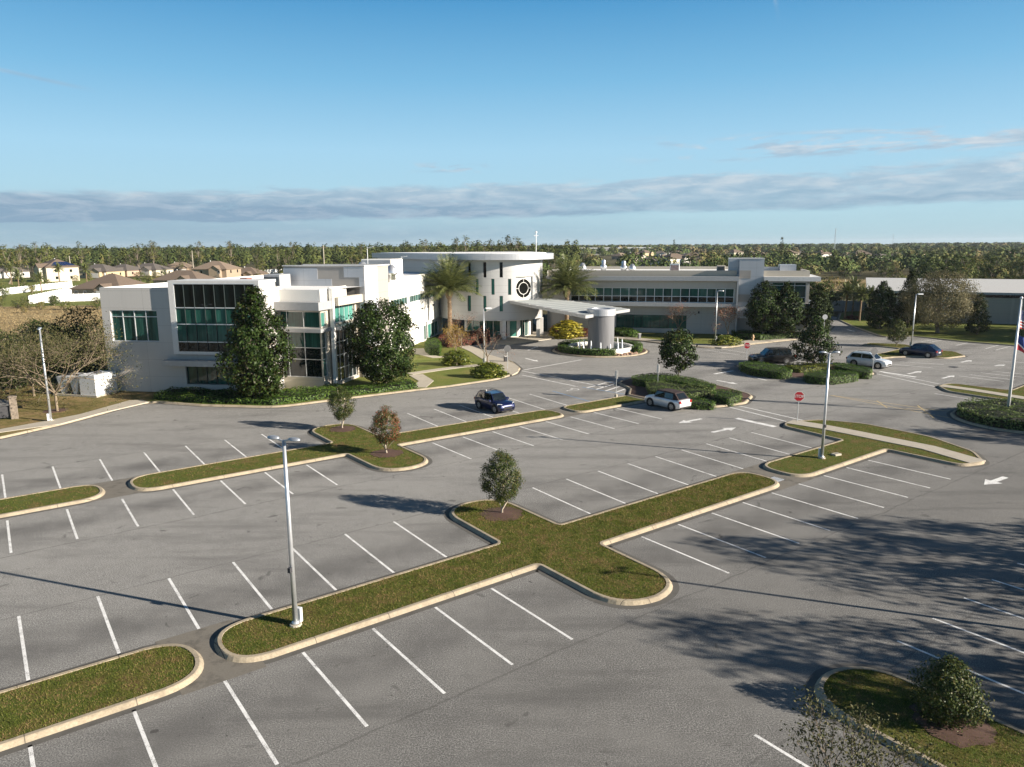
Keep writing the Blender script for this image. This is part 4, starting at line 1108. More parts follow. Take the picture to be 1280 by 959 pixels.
window(BLD, mr, opw2, .35, 19, (6.55,), .085, ['glass_dark', 'glass_mid'], proud=.2, T=TR)
for s_ in (-26, -20.5, -5.5, -2.2):
    w = MB(TR); w.box(s_, s_ + .25, .68, .895, 3.9, 4.25); part(w, 'wall_light', 'dark')
window(BLD, mr2, oplow, .2, 8, (), .05, 'glass_mid', 'mullion_dark', T=TR)
w = MB(TR); w.box(-29.3, .3, -1.15, .02, 9.02, 9.68); part(w, 'eave', 'trim_grey')
w = MB(TR); w.box(-29.3, .3, -1.1, .01, 5.06, 5.6); w.box(-29.3, .3, .011, .9, 5.0, 5.05); part(w, 'ledge', 'trim_grey')
w = MB(TR); w.box(-29.3, -.02, .6, .9, 9.1, 10.55); part(w, 'parapet', 'wall_beige'); w = MB(TR); w.box(-29.3, 0, 23.5, 23.9, 9.8, 10.5); part(w, 'parapet', 'wall_beige')
w = MB(TR); w.box(-29.3, 10.2, .91, 24, 9.6, 10.0); part(w, 'roof', 'roof_white')
w = MB(TR); w.box(.06, .3, -1.15, .95, 0, 9.0); part(w, 'wall', 'trim_grey')
w = MB(TR); w.prism([(-1.2, 1.5), (.31, 1.5), (.31, -.3), (3.85, -.3), (3.85, 4.5), (-1.2, 4.5)], 0, 12.3, True); part(w, 'tower', 'wall_silver')
for q_ in ((.35, 2.0, 9.4, 10.6), (.35, 2.0, 5.9, 7.0), (.35, 3.8, .7, 3.4)):
    w = MB(TR); w.box(q_[0], q_[1], -.345, -.302, q_[2], q_[3]); part(w, 'wall_panel', 'wall_taupe')
w = MB(TR); w.box(-1.25, 3.9, 4.2, 4.55, 12.3, 12.42); part(w, 'parapet', 'trim_white'); w = MB(TR); w.box(.25, 3.9, -.36, -.1, 12.3, 12.42); part(w, 'parapet', 'trim_white')
mc = straight((3.85, 0), ex, ey); w = MB(TR)
opc = [(1.3, 6.15, 5.8, 8.85)]
facade(w, mc, 0, 6.6, 0, 9.05, opc, .25)
mcs = straight((10.45, 0), ey, -ex); facade(w, mcs, 0, 9, 0, 9.05, [(.6, 8, 5.8, 8.85)], .25)
part(w, 'wall', 'wall_panel')
window(BLD, mc, opc[0], .25, 3, (6.6, 8.35), .07, 'glass', T=TR); window(BLD, mcs, (.6, 8, 5.8, 8.85), .25, 5, (8.35,), .07, 'glass', T=TR)
w = MB(TR); w.box(3.86, 11.75, -1.4, 9, 9.06, 9.7); part(w, 'eave', 'trim_white')
w = MB(TR); w.box(3.86, 11.6, -1.35, 9, 5.1, 5.74); part(w, 'ledge', 'trim_grey')
w = MB(TR); w.box(3.86, 10.4, .3, .6, 9.71, 10.55); part(w, 'parapet', 'wall_beige'); w = MB(TR); w.box(10.1, 10.4, .61, 9, 9.71, 10.55); part(w, 'parapet', 'wall_beige')
w = MB(TR); w.box(3.86, 10.1, .61, 24, 9.3, 9.9); part(w, 'roof', 'roof_white')
w = MB(TR); w.box(6.7, 9.1, 6, 9.0, 9.9, 11.3); w.box(4.0, 6.7, 8, 8.3, 9.9, 10.9); part(w, 'penthouse', 'wall_silver')

# --- roof equipment
M['steel_bright'] = plain('bright_spun_steel', (.70, .71, .72), .28, metal=.75, var=.1)
def fan(s, t, h, r, T=TR, kind=0):
    m = MB((P2(s, t)[0], P2(s, t)[1], 9.75, 0)) if T is TR else MB((*P1(s, t), RZ, 0))
    if kind == 0: prof = [(r * .7, 0), (r * .7, h * .35), (r * 1.05, h * .36), (r * 1.1, h * .5), (r * .8, h * .8), (r * .35, h), (.02, h * 1.03)]
    else: prof = [(r * .8, 0), (r * .75, h * .3), (r, h * .32), (r * .95, h * .55), (r * .55, h * .62), (r * .62, h * .9), (r * .4, h), (.02, h * 1.02)]
    m.lathe(prof, 16); m.build('roof_fan', M['steel_bright'], BLD, smooth=True)
fan(-24.4, 5, 1.7, .65); fan(-20.9, 5, 2.3, .55, kind=1); fan(-17.6, 5, 2.1, .6, kind=1); fan(-16.2, 5, 1.5, .6)
def unit(T, x0, x1, y0, y1, z0, z1, mat='metal_galv', lou='dark'):
    m = MB(T); m.bbox(x0, x1, y0, y1, z0, z1, .04); o = m.build('roof_unit', M[mat], BLD)
    m = MB(T); k = int((z1 - z0 - .3) / .12)
    for i in range(k): m.box(x0 + .1, x1 - .1, y0 - .03, y0 - .003, z0 + .2 + i * .12, z0 + .27 + i * .12)
    m.build('louvre', M[lou], o)
M['rust'] = plain('rusty_steel', (.20, .08, .055), .8, var=.3)
unit(TR, -10.2, -8.7, 5, 6.4, 10, 11.45, 'metal_galv', 'rust'); unit(TR, -2.9, -1.6, 5, 6.4, 10, 11.2, 'wall_beige')
unit(TL, -9.6, -7.6, 3, 5.2, RZ, 11.6, 'trim_grey', 'mullion_dark'); unit(TL, -11.2, -10.3, 1, 2, RZ, 11.3, 'rust', 'dark')
unit(TL, -8.6, -4.2, 25, 29, RZ, 12.8, 'wall_white', 'trim_grey')
fan(-2.4, 21, 1.9, .7, TL); fan(-3.4, 19.5, 1.5, .5, TL, 1); fan(-6, 20, 2.3, .9, TL)
for x, y, h in ((-2.4, 14, 4.2), (-.6, 20, 3.0)):
    w = MB(TL); w.tube([(x, y, RZ), (x, y, RZ + h)], .04, 6); w.tube([(x, y, RZ + h - .1), (x + .8, y, RZ + h + .05)], .05, 5); part(w, 'roof_mast', 'metal_white')
w = MB(); w.tube([(4.6, 138, 13.2), (4.6, 138, 16.8)], .07, 6); w.box(4.2, 5.0, 137.95, 138.05, 16.2, 16.35); w.lathe([(.18, 16.7), (.2, 17.0), (.02, 17.1)], 8, (4.6, 138)); part(w, 'roof_mast', 'metal_white')
# ------------------------------------------------------------------ fountain
FN = thing('fountain', (12.4, 101.8, 0), 'round white fountain basin with jets and a thick ribbed pillar under the canopy', 'fountain')
T = (12.4, 101.8, 0, 0)
m = MB(T); m.lathe([(4.55, .1), (4.6, .72), (4.5, .78), (4.15, .78), (4.1, .35), (.5, .3)], 48, cap=False); m.build('basin', M['wall_white'], FN, smooth=False)
m = MB(T); m.lathe([(4.12, .52), (.01, .53)], 48, cap=False); m.build('water', M['water'], FN)
m = MB(T); k = 132
prof = [(1.82 - .012 * (i % 2)) for i in range(k)]
vs = [(prof[i] * math.cos(2 * PI * i / k), prof[i] * math.sin(2 * PI * i / k), z) for z in (.3, 5.0) for i in range(k)]
m.add(vs, [(i, (i + 1) % k, k + (i + 1) % k, k + i) for i in range(k)]); m.build('pillar', M['stone_rib'], FN)
m = MB(T); m.lathe([(1.6, 4.95), (2.0, 5.0), (2.0, 5.82), (1.92, 5.9), (1.35, 5.9), (1.3, 5.78), (.01, 5.78)], 48); m.build('cap_ring', M['wall_silver'], FN)
rf = np.random.default_rng(5)
for i in range(14):
    a = 2 * PI * i / 14 + .1; h = rf.uniform(.7, 1.25)
    m = MB(T); x, y = 3.0 * math.cos(a), 3.0 * math.sin(a)
    m.lathe([(.15, .52), (.11, .62), (.08, .52 + h * .55), (.075, .52 + h * .85), (.02, .52 + h)], 8, (x, y)); m.build('water_jet', M['foam'], FN, smooth=True)

# ------------------------------------------------------------------ lamps
M['lamp_grey'] = plain('lamp_housing', (.34, .37, .41), .35, metal=.5, var=.06)
def lamp(loc, h, label, two=True, ang=0.0, rb=.105, box=True, arm=False):
    t = thing('street_lamp', (loc[0], loc[1], 0), label, 'street lamp', 'galvanised lamps of the car park')
    T = (loc[0], loc[1], 0, ang)
    m = MB(T); m.lathe([(.24, -.1), (.24, .14), (.22, .2)], 14); m.build('base', M['walk'], t)
    m = MB(T); m.tube([(0, 0, .15), (0, 0, h * .5), (0, 0, h - .08)], [rb, rb * .82, rb * .62], 12); m.lathe([(rb * 1.5, .19), (rb * 1.45, .26), (rb, .32)], 12); p = m.build('pole', M['metal_galv'], t, smooth=True)
    m = MB(T); m.box(-.16, .16, rb * .9, rb + .14, .2, .78); m.build('control_box', M['metal_white'], t)
    if two:
        for sx in (-1, 1):
            m = MB(T); m.tube([(0, 0, h - .12), (sx * .35, 0, h - .02)], [.045, .04], 6); m.build('arm', M['metal_galv'], t)
            m = MB(T); n = 20
            vs = []
            for z, sc in ((h - .05, .92), (h - .02, 1.0), (h + .03, .85), (h + .055, .4)):
                for i in range(n):
                    a = 2 * PI * i / n; vs.append((sx * .46 + .26 * sc * math.cos(a), .15 * sc * math.sin(a), z))
            fs = [(r * n + i, r * n + (i + 1) % n, (r + 1) * n + (i + 1) % n, (r + 1) * n + i) for r in range(3) for i in range(n)] + [tuple(range(3 * n, 4 * n)), tuple(range(n - 1, -1, -1))]
            m.add(vs, fs); m.build('lamp_head', M['lamp_grey'], t, smooth=True)
    else:
        m = MB(T); m.tube([(0, 0, h - .1), (.3, 0, h - .03)], [.045, .04], 6); m.build('arm', M['metal_galv'], t)
        m = MB(T); m.bbox(.2, .95, -.16, .16, h - .09, h + .05, .03); m.build('lamp_head', M['metal_white'], t)
    m = MB(T); m.box(-.06, .06, -rb - .1, -rb * .7, h * .31, h * .31 + .2); m.build('junction_box', M['dark'], t)
    return t
lamp(G(370, 785), 7.6, 'tall twin headed lamp standing on the end of the central grass island', ang=R(-20))
lamp(G(1027, 575), 7.45, 'twin headed lamp on the island with the footpath, behind the stop sign', ang=R(2))
lamp(G(64, 528), 8.0, 'grey lamp beside the bare branched oak at the left lawn', ang=R(118))
lamp(G(1139, 434), 7.5, 'single arm lamp behind the navy crossover', two=False, ang=R(0))
lamp(G(894, 427), 7.7, 'slim lamp on the lawn before the long window band', two=False, ang=R(-40), rb=.08)
lamp(G(605.5, 455.6), 7.0, 'slim lamp on the entrance lawn before the curved drum', two=False, ang=R(10), rb=.08)
lamp((23.8, 24.4), 7.6, 'twin headed lamp outside the right of the view whose shadow crosses the lot', ang=R(30))

# ------------------------------------------------------------------ flagpole with two flags
FPB = G(1259, 520)
t = thing('flagpole', (FPB[0], FPB[1], 0), 'white tapering flagpole with two flags in the round hedge bed', 'flagpole')
T = (FPB[0], FPB[1], 0, 0)
m = MB(T); m.lathe([(.25, 0), (.22, .2), (.13, .3)], 16); m.build('base', M['metal_white'], t)
m = MB(T); m.tube([(0, 0, .2), (0, 0, 5), (0, 0, 9.9)], [.12, .10, .06], 14); m.build('pole', M['metal_white'], t, smooth=True)
m = MB(T); m.lathe([(.02, 9.88), (.1, 9.95), (.12, 10.02), (.09, 10.1), (.01, 10.14)], 12); m.build('finial', M['metal_white'], t, smooth=True)
m = MB(T); m.tube([(.14, 0, 1.2), (.12, 0, 9.8)], .012, 4); m.build('halyard', M['metal_white'], t)
def flag_mat(name, kind):
    mt, t_, b = nt(name); tc = t_.nodes.new('ShaderNodeUVMap'); sx = t_.nodes.new('ShaderNodeSeparateXYZ'); lk(t_, tc.outputs[0], sx.inputs[0])
    u, v = sx.outputs['X'], sx.outputs['Y']
    if kind == 0:
        st = math_(t_, 'LESS_THAN', math_(t_, 'FRACT', math_(t_, 'MULTIPLY', v, 6.5)), .5)
        c = mixc(t_, st, (.75, .74, .72), (.42, .02, .035))
        can_ = math_(t_, 'MULTIPLY', math_(t_, 'LESS_THAN', u, .4), math_(t_, 'GREATER_THAN', v, .46))
        fu = math_(t_, 'SUBTRACT', math_(t_, 'FRACT', math_(t_, 'MULTIPLY', u, 15)), .5); fv = math_(t_, 'SUBTRACT', math_(t_, 'FRACT', math_(t_, 'MULTIPLY', v, 16.6)), .5)
        star = math_(t_, 'LESS_THAN', math_(t_, 'ADD', math_(t_, 'MULTIPLY', fu, fu), math_(t_, 'MULTIPLY', fv, fv)), .06)
        c = mixc(t_, can_, c, mixc(t_, star, (.02, .035, .16), (.75, .75, .75)))
    else:
        c = mixc(t_, math_(t_, 'LESS_THAN', math_(t_, 'ADD', v, math_(t_, 'MULTIPLY', u, .5)), .42), (.02, .05, .22), (.5, .03, .05))
        band = math_(t_, 'LESS_THAN', math_(t_, 'ABSOLUTE', math_(t_, 'SUBTRACT', math_(t_, 'ADD', v, math_(t_, 'MULTIPLY', u, .5)), .47)), .05)
        c = mixc(t_, band, c, (.7, .7, .7))
    lk(t_, c, b.inputs['Base Color']); b.inputs['Roughness'].default_value = .8
    return mt
def flag(zt, hh, ww, kind, label):
    me_v = []; nu, nv = 16, 10; me_f = []; uv = []
    for j in range(nv + 1):
        for i in range(nu + 1):
            u, v = i / nu, j / nv
            me_v.append((.13 + ww * .62 * u, .12 * math.sin(u * 9 + v * 2.2) * (.3 + u), zt - hh + hh * v - .45 * ww * u * u * .9 - .12 * ww * u))
    for j in range(nv):
        for i in range(nu):
            a = j * (nu + 1) + i; me_f.append((a, a + 1, a + nu + 2, a + nu + 1)); uv += [(i / nu, j / nv), ((i + 1) / nu, j / nv), ((i + 1) / nu, (j + 1) / nv), (i / nu, (j + 1) / nv)]
    me = bpy.data.meshes.new('flag'); me.from_pydata(me_v, [], me_f); ul = me.uv_layers.new(); ul.data.foreach_set('uv', np.array(uv, np.float32).ravel())
    me.materials.append(flag_mat('flag_cloth', kind)); me.polygons.foreach_set('use_smooth', [True] * len(me_f))
    o = link('flag', me, None, (FPB[0], FPB[1], 0)); return tag(o, label, 'flag')
flag(9.0, 1.5, 2.4, 0, 'striped red and white flag hanging from the flagpole'); flag(6.9, 1.2, 2.0, 1, 'blue and red flag hanging lower on the flagpole')

# ------------------------------------------------------------------ signs, posts, hydrant
def text_mesh(txt, size, loc, rot, mat, parent, name='lettering'):
    cu = bpy.data.curves.new(name, 'FONT'); cu.body = txt; cu.size = size; cu.align_x = 'CENTER'; cu.align_y = 'CENTER'; cu.extrude = .002; cu.offset = .004
    o = bpy.data.objects.new(name, cu); COL.objects.link(o); bpy.context.view_layer.update()
    me = bpy.data.meshes.new_from_object(o.evaluated_get(bpy.context.evaluated_depsgraph_get())); bpy.data.objects.remove(o)
    me.materials.clear(); me.materials.append(M[mat]); q = link(name, me, parent); q.location = loc; q.rotation_euler = rot
    return q
M['sign_back'] = plain('sign_back', (.13, .132, .135), .7, metal=.2)
def stop_sign(base, zc, label, face=True, ang=0.0, r=.40, octa=True, mat=None, name='stop_sign'):
    t = thing(name, (base[0], base[1], 0), label, 'road sign')
    t.rotation_euler = (0, 0, ang)
    def bl(mb, nm, mt):
        me = bpy.data.meshes.new(nm); me.from_pydata(mb.v, [], mb.f); me.materials.append(M[mt]); return link(nm, me, t)
    m = MB(); m.tube([(0, .03, -.1), (0, .03, zc + (r if not face else .1))], .035, 8); bl(m, 'post', 'metal_galv')
    n = 8 if octa else 28; off = PI / 8 if octa else 0
    P = [(r * 1.08 * math.cos(off + 2 * PI * i / n), r * 1.08 * math.sin(off + 2 * PI * i / n)) for i in range(n)]
    m = MB(); m.add([(x, -.015, zc + y) for x, y in P] + [(x, -.03, zc + y) for x, y in P], [tuple(range(n)), tuple(range(2 * n - 1, n - 1, -1))] + [(i, n + i, n + (i + 1) % n, (i + 1) % n) for i in range(n)])
    pl = bl(m, 'sign_plate', mat or ('trim_white' if face else 'sign_back'))
    if face:
        m = MB(); m.add([(x * .93, -.033, zc + y * .93) for x, y in P], [tuple(range(n - 1, -1, -1))]); o = bl(m, 'sign_face', 'red_sign'); 
        text_mesh('STOP', r * .86, (0, -.037, zc), (PI / 2, 0, 0), 'trim_white', t)
    return t
stop_sign(G(996.5, 529), 2.25, 'red stop sign at the tip of the footpath island', ang=R(-8))
stop_sign(G(933, 449), 1.75, 'small red stop sign beside the black wagon behind the hedge', ang=R(-5))
stop_sign(G(1091, 462), 2.15, 'grey back of a stop sign before the white wagon', face=False, ang=R(6), name='stop_sign')
stop_sign(G(634.5, 463), 2.6, 'grey back of a stop sign at the entrance lawn corner', face=False, ang=R(10), name='stop_sign')
stop_sign(G(1029, 427), 3.7, 'round white sign among the trees at the right end of the building', face=False, octa=False, r=.36, mat='trim_grey', name='road_sign')
def post_sign(base, h, label, ang):
    t = thing('parking_sign', (base[0], base[1], 0), label, 'parking sign'); T = (base[0], base[1], 0, ang)
    m = MB(T); m.tube([(-.0, 0, -.1), (0, 0, h)], .03, 6); m.build('post', M['metal_galv'], t)
    for x in (-.05, .05):
        m = MB(T); m.box(x - .01, x + .01, -.2, .2, h - .75, h); m.build('sign_plate', M['trim_white'], t)
    m = MB(T); m.lathe([(.16, 0), (.15, .35), (.12, .4)], 10); m.build('base', M['walk'], t)
post_sign(G(770, 498), 2.7, 'thin parking sign seen edge on at the accessible stall', R(15)); post_sign(G(822, 486), 2.5, 'thin parking sign seen edge on in the island hedge', R(15))
def bollard(base, h, label, mat='stone_rib'):
    t = thing('bollard', (base[0], base[1], 0), label, 'bollard'); T = (base[0], base[1], 0, .3)
    m = MB(T); m.bbox(-.2, .2, -.2, .2, 0, h, .03); m.build('shaft', M[mat], t); m = MB(T); m.bbox(-.24, .24, -.24, .24, h, h + .1, .03); m.build('cap', M['wall_grey'], t)
bollard(G(702, 422), .85, 'grey stone bollard by the yellow croton'); bollard(G(799, 424.5), .85, 'grey stone bollard on the walk right of the fountain')
bollard(G(632, 453.5), .8, 'dark bollard on the walk beside the sign back', 'dark'); bollard(G(624.5, 424.5), .8, 'dark bollard at the foot of the entrance column', 'dark')
hb = G(941, 427); t = thing('fire_hydrant', (hb[0], hb[1], 0), 'tan fire hydrant at the corner of the right wing lawn', 'fire hydrant'); T = (hb[0], hb[1], .13, 0)
M['hydrant'] = plain('hydrant_paint', (.55, .38, .22), .5)
m = MB(T); m.lathe([(.2, 0), (.2, .06), (.14, .08), (.14, .62), (.18, .64), (.18, .7), (.13, .82), (.05, .92), (.05, .98), (.01, .98)], 14); m.build('barrel', M['hydrant'], t)
m = MB(T); m.tube([(-.26, 0, .5), (.26, 0, .5)], .07, 10); m.tube([(0, -.3, .45), (0, 0, .45)], .09, 10); m.build('outlet', M['hydrant'], t)
gb = G(19, 525); t = thing('gate_pillar', (gb[0], gb[1], 0), 'leaning dark gate pillar beside the driveway at the left edge', 'pillar'); T = (gb[0], gb[1], 0, R(35))
m = MB(T); m.bbox(-.28, .28, -.28, .28, 0, 2.0, .03); m.build('shaft', M['bark'], t); m = MB(T); m.bbox(-.33, .33, -.33, .33, 2.0, 2.12, .03); m.build('cap', M['bark'], t)
m = MB(T); m.box(-2.6, -.3, -.04, .04, .3, 1.3); m.build('gate_leaf', M['dark'], t)
dg = G(968, 600.5); t = thing('drain_grate', (dg[0], dg[1], .01), 'dark slotted drain grate in the flume by the island with the footpath', 'drain grate'); T = (dg[0], dg[1], .008, math.atan2(UY, UX))
m = MB(T); m.box(-.55, .55, -.4, .4, 0, .03); m.build('plate', M['dark'], t)
for i in range(7):
    m = MB(T); m.box(-.5, .5, -.36 + i * .11, -.31 + i * .11, .031, .05); m.build('bar', M['metal_galv'], t)
mh = G(1192, 459); t = thing('manhole_cover', (mh[0], mh[1], 0), 'dark round manhole cover in the lane past the navy crossover', 'manhole cover'); m = MB((mh[0], mh[1], 0, 0)); m.lathe([(.48, .004), (.48, .02), (.40, .022), (.01, .022)], 24); m.build('lid', M['dark'], t); m = MB((mh[0], mh[1], 0, 0)); m.lathe([(.58, .004), (.58, .012), (.49, .014)], 24, cap=False); m.build('rim', M['flume'], t)
# small things on the islands
ub = G(1045, 571); t = thing('irrigation_cover', (ub[0], ub[1], .12), 'small pale valve cover on the grass behind the tall right lamp', 'valve cover'); m = MB((ub[0], ub[1], .12, .4)); m.bbox(-.3, .3, -.22, .22, 0, .12, .03); m.build('lid', M['walk'], t); m = MB((ub[0], ub[1], .12, .4)); m.box(-.1, .1, -.02, .02, .12, .15); m.build('handle', M['dark'], t)

# ------------------------------------------------------------------ chiller with V shaped coils at the left end of the building
cb = G(103, 497); t = thing('chiller', (cb[0], cb[1], 0), 'white air chiller with V shaped end frames beside the left wing', 'chiller'); T = (cb[0], cb[1], 0, R(-14))
m = MB(T); m.bbox(.0, 1.9, -.2, 2.6, .15, 2.3, .04); m.build('cabinet', M['metal_white'], t)
m = MB(T); m.box(-3.2, 2.0, -.3, 2.7, .1, .3); m.build('base_frame', M['walk'], t)
for i in range(2):
    x = -2.9 + i * 1.45
    m = MB(T); m.add([(x, .0, 2.0), (x + 1.35, .0, 2.0), (x + .85, .0, .32), (x + .5, .0, .32), (x, 2.4, 2.0), (x + 1.35, 2.4, 2.0), (x + .85, 2.4, .32), (x + .5, 2.4, .32)], [(0, 3, 2, 1), (4, 5, 6, 7), (0, 1, 5, 4), (1, 2, 6, 5), (2, 3, 7, 6), (3, 0, 4, 7)]); m.build('coil_frame', M['metal_white'], t)
m = MB(T); m.box(-3.0, -.02, .3, 2.3, .3, 1.95); m.build('coil', M['dark'], t)
for i in range(4):
    m = MB(T); m.lathe([(.38, 2.3 if i > 2 else 2.0), (.36, 2.42 if i > 2 else 2.12), (.1, 2.35 if i > 2 else 2.05)], 14, (-2.3 + i * 1.1, 1.2)); m.build('fan', M['dark'], t)

# ------------------------------------------------------------------ cars
def paint(name, c, metal=.35):
    m, t, b = nt(name); b.inputs['Base Color'].default_value = (*c, 1); b.inputs['Metallic'].default_value = metal; b.inputs['Roughness'].default_value = .32
    b.inputs['Coat Weight'].default_value = 1.0; b.inputs['Coat Roughness'].default_value = .03
    f = noise(t, pos(t, obj=True), 1.5, 3); lk(t, ramp(t, f, [(.3, tuple(x * .93 for x in c)), (.7, tuple(x * 1.05 for x in c))]), b.inputs['Base Color'])
    return m
M['car_glass'] = mat_glass('car_glass', (.004, .006, .007), (.016, .022, .026), .02, 1.0)
M['tail'] = plain('tail_lamp', (.30, .01, .012), .15, coat=1.0); M['head'] = plain('head_lamp', (.70, .72, .74), .12, coat=1.0); M['rim'] = plain('alloy_rim', (.48, .49, .50), .3, metal=.85)
def car(loc, ang, dims, roof, label, col, cat='car', soft=None, rails=False, hood=.62, beltz=.62, dark_roof=False, metal=.35):
    """dims = length, width, height; roof = x of windscreen foot, roof front, roof rear, rear glass foot, as fractions from the nose"""
    Ln, W, H = dims; w = W / 2
    t = thing('parked_car', (loc[0], loc[1], 0), label, cat)
    t.rotation_euler = (0, 0, ang)
    cp = paint('car_paint', col, metal)
    def bl(mb, nm, mt, par=t, smooth=False):
        me = bpy.data.meshes.new(nm); me.from_pydata(mb.v, [], mb.f); me.materials.append(mt if not isinstance(mt, str) else M[mt])
        if smooth: me.polygons.foreach_set('use_smooth', [True] * len(mb.f))
        return link(nm, me, par)
    zb = H * beltz; zh = H * hood
    x0, x1, x2, x3 = [(.5 - f) * Ln for f in roof]                   # nose at +x
    st = [(.5, .80, .44, .74), (.488, .90, .30, .90), (.46, .96, .26, .965), (.40, .99, .22, 1.0), (.30, 1.0, .22, 1.0), (.1, 1.0, .21, 1.0), (-.1, 1.0, .21, 1.0), (-.3, 1.0, .22, 1.0), (-.42, .98, .24, 1.0), (-.47, .95, .28, .985), (-.495, .90, .36, .93), (-.5, .82, .46, .80)]
    m = MB(); ring = 13
    for f, wf, zl, zf in st:
        x = f * Ln
        if x > x0: top = zh + (zb - zh) * max(0, min(1, 1 - (x - x0) / (.5 * Ln - x0))) ** .8; top = zh * (1 - .16 * ((x - x0) / (.5 * Ln - x0)) ** 2) + (top - zh) * .9
        elif x < x3: top = zb + .02
        else: top = zb + .01
        top *= zf; ww = w * wf
        half = [(0, top + .03), (.5 * ww, top + .025), (.86 * ww, top), (.96 * ww, top - .06), (ww, top - .2), (1.0 * ww, (top + zl) * .5), (.94 * ww, zl)]
        pts = [(-y, z) for y, z in half[::-1]][:-1] + half
        m.v += [(x, y, z) for y, z in pts]
    for k in range(len(st) - 1):
        for i in range(ring - 1): m.f.append((k * ring + i, (k + 1) * ring + i, (k + 1) * ring + i + 1, k * ring + i + 1))
        m.f.append((k * ring + ring - 1, (k + 1) * ring + ring - 1, (k + 1) * ring, k * ring))
    m.f.append(tuple(range(ring))); m.f.append(tuple(range(len(st) * ring - 1, (len(st) - 1) * ring - 1, -1)))
    bl(m, 'body', cp, smooth=True)
    # cabin
    wb, wr = .90 * w, .70 * w; zr = H
    xs = [(x0, wb, zb), (x1, wr, zr - .02), ((x1 + x2) / 2, wr * 1.03, zr + .015), (x2, wr, zr - .03), (x3, wb * .96, zb)]
    m = MB()
    top = [(x0, wb * .92, zb + .0)] + [(x, y, z) for x, y, z in xs[1:4]] + [(x3, wb * .9, zb)]
    bot = [(x0, wb, zb - .02), (x1, wb, zb - .02), ((x1 + x2) / 2, wb, zb - .02), (x2, wb, zb - .02), (x3, wb * .97, zb - .02)]
    n = 5
    for s in (1, -1):
        m.v += [(x, s * y, z) for x, y, z in top]; m.v += [(x, s * y, z) for x, y, z in bot]
    for k in range(n - 1):
        m.f.append((k, k + 1, 2 * n + k + 1, 2 * n + k)); m.f.append((n + k, n + k + 1, k + 1, k)); m.f.append((2 * n + k, 2 * n + k + 1, 3 * n + k + 1, 3 * n + k))
    bl(m, 'roof', soft or cp)
    def lerp(a, b, f): return tuple(a[i] + (b[i] - a[i]) * f for i in range(3))
    def pane(nm, A, B, C, D, off, ins=(.06, .06, .08, .08), mt='car_glass'):
        P00, P10, P11, P01 = [np.array(p) for p in (A, B, C, D)]
        def q(u, v): return (P00 * (1 - u) + P10 * u) * (1 - v) + (P01 * (1 - u) + P11 * u) * v
        nn = np.cross(P10 - P00, P01 - P00); nn /= np.linalg.norm(nn); c = (P00 + P11) / 2
        if nn @ (c - np.array([(x1 + x2) / 2, 0, zb])) < 0: nn = -nn
        g = MB(); V = [q(ins[0], ins[2]), q(1 - ins[1], ins[2]), q(1 - ins[1], 1 - ins[3]), q(ins[0], 1 - ins[3])]
        g.v = [tuple(v + nn * off) for v in V]; g.f = [(0, 1, 2, 3)]; return bl(g, nm, mt)
    pane('windscreen', (x0, -wb * .92, zb), (x0, wb * .92, zb), (x1, wr, zr - .02), (x1, -wr, zr - .02), .014, (.04, .04, .05, .06))
    pane('rear_window', (x3, -wb * .9, zb), (x3, wb * .9, zb), (x2, wr, zr - .03), (x2, -wr, zr - .03), .014, (.1, .1, .14, .12))
    for s in (1, -1):
        xm = (x1 + x2) / 2 + .1
        pane('side_window', (x0 - .12, s * wb, zb), (xm, s * wb, zb), (xm, s * wr * 1.03, zr), (x1, s * wr, zr - .02), .016, (.03, .03, .07, .16))
        pane('side_window', (xm, s * wb, zb), (x2 - .02 if x2 - x3 > .5 else x3 + .22, s * wb, zb), (x2 + .1, s * wr, zr - .03), (xm, s * wr * 1.03, zr), .016, (.03, .06, .07, .16))
        g = MB(); g.bbox(x0 - .42, x0 - .2, s * w * 1.0 - .02 if s > 0 else -w - .2, s * w + .2 if s > 0 else -w + .02, zb - .02, zb + .15, .03); bl(g, 'mirror', cp)
        for xx in (x1 - .55, xm - .85):
            g = MB(); g.box(xx - .1, xx + .1, s * (w + .012) - .012, s * (w + .012) + .012, zb - .16, zb - .12); bl(g, 'door_handle', cp)
        g = MB(); g.add([(.475 * Ln, s * w * .55, zh * .72), (.40 * Ln, s * w * .985, zh * .80), (.41 * Ln, s * w * .995, zh * .93), (.465 * Ln, s * w * .6, zh * .89)], [(0, 1, 2, 3)])
        g.v = [(x + .035, y + s * .015, z) for x, y, z in g.v]; bl(g, 'headlight', 'head')
        g = MB(); g.bbox(-.503 * Ln, -.47 * Ln, min(s * w * .62, s * w * .93), max(s * w * .62, s * w * .93), zb * .74, zb * .97, .01); bl(g, 'tail_light', 'tail')
        if rails:
            g = MB(); g.tube([(x1 - .15, s * wr * .92, zr), (x1 - .35, s * wr * .95, zr + .07), (x2 + .3, s * wr * .95, zr + .06), (x2 + .1, s * wr * .92, zr - .02)], .025, 6); bl(g, 'roof_rail', 'dark')
    g = MB(); g.box(.462 * Ln, .502 * Ln, -w * .5, w * .5, .42, .60); bl(g, 'grille', 'black')
    g = MB(); g.box(-.505 * Ln, -.47 * Ln, -w * .78, w * .78, .30, .42); g.box(.47 * Ln, .503 * Ln, -w * .75, w * .75, .24, .34); bl(g, 'bumper', 'black')
    g = MB(); g.box(-.506 * Ln, -.49 * Ln, -.26, .26, zb * .62, zb * .62 + .15); bl(g, 'number_plate', 'trim_white')
    rw_ = .37 if H > 1.6 else .335
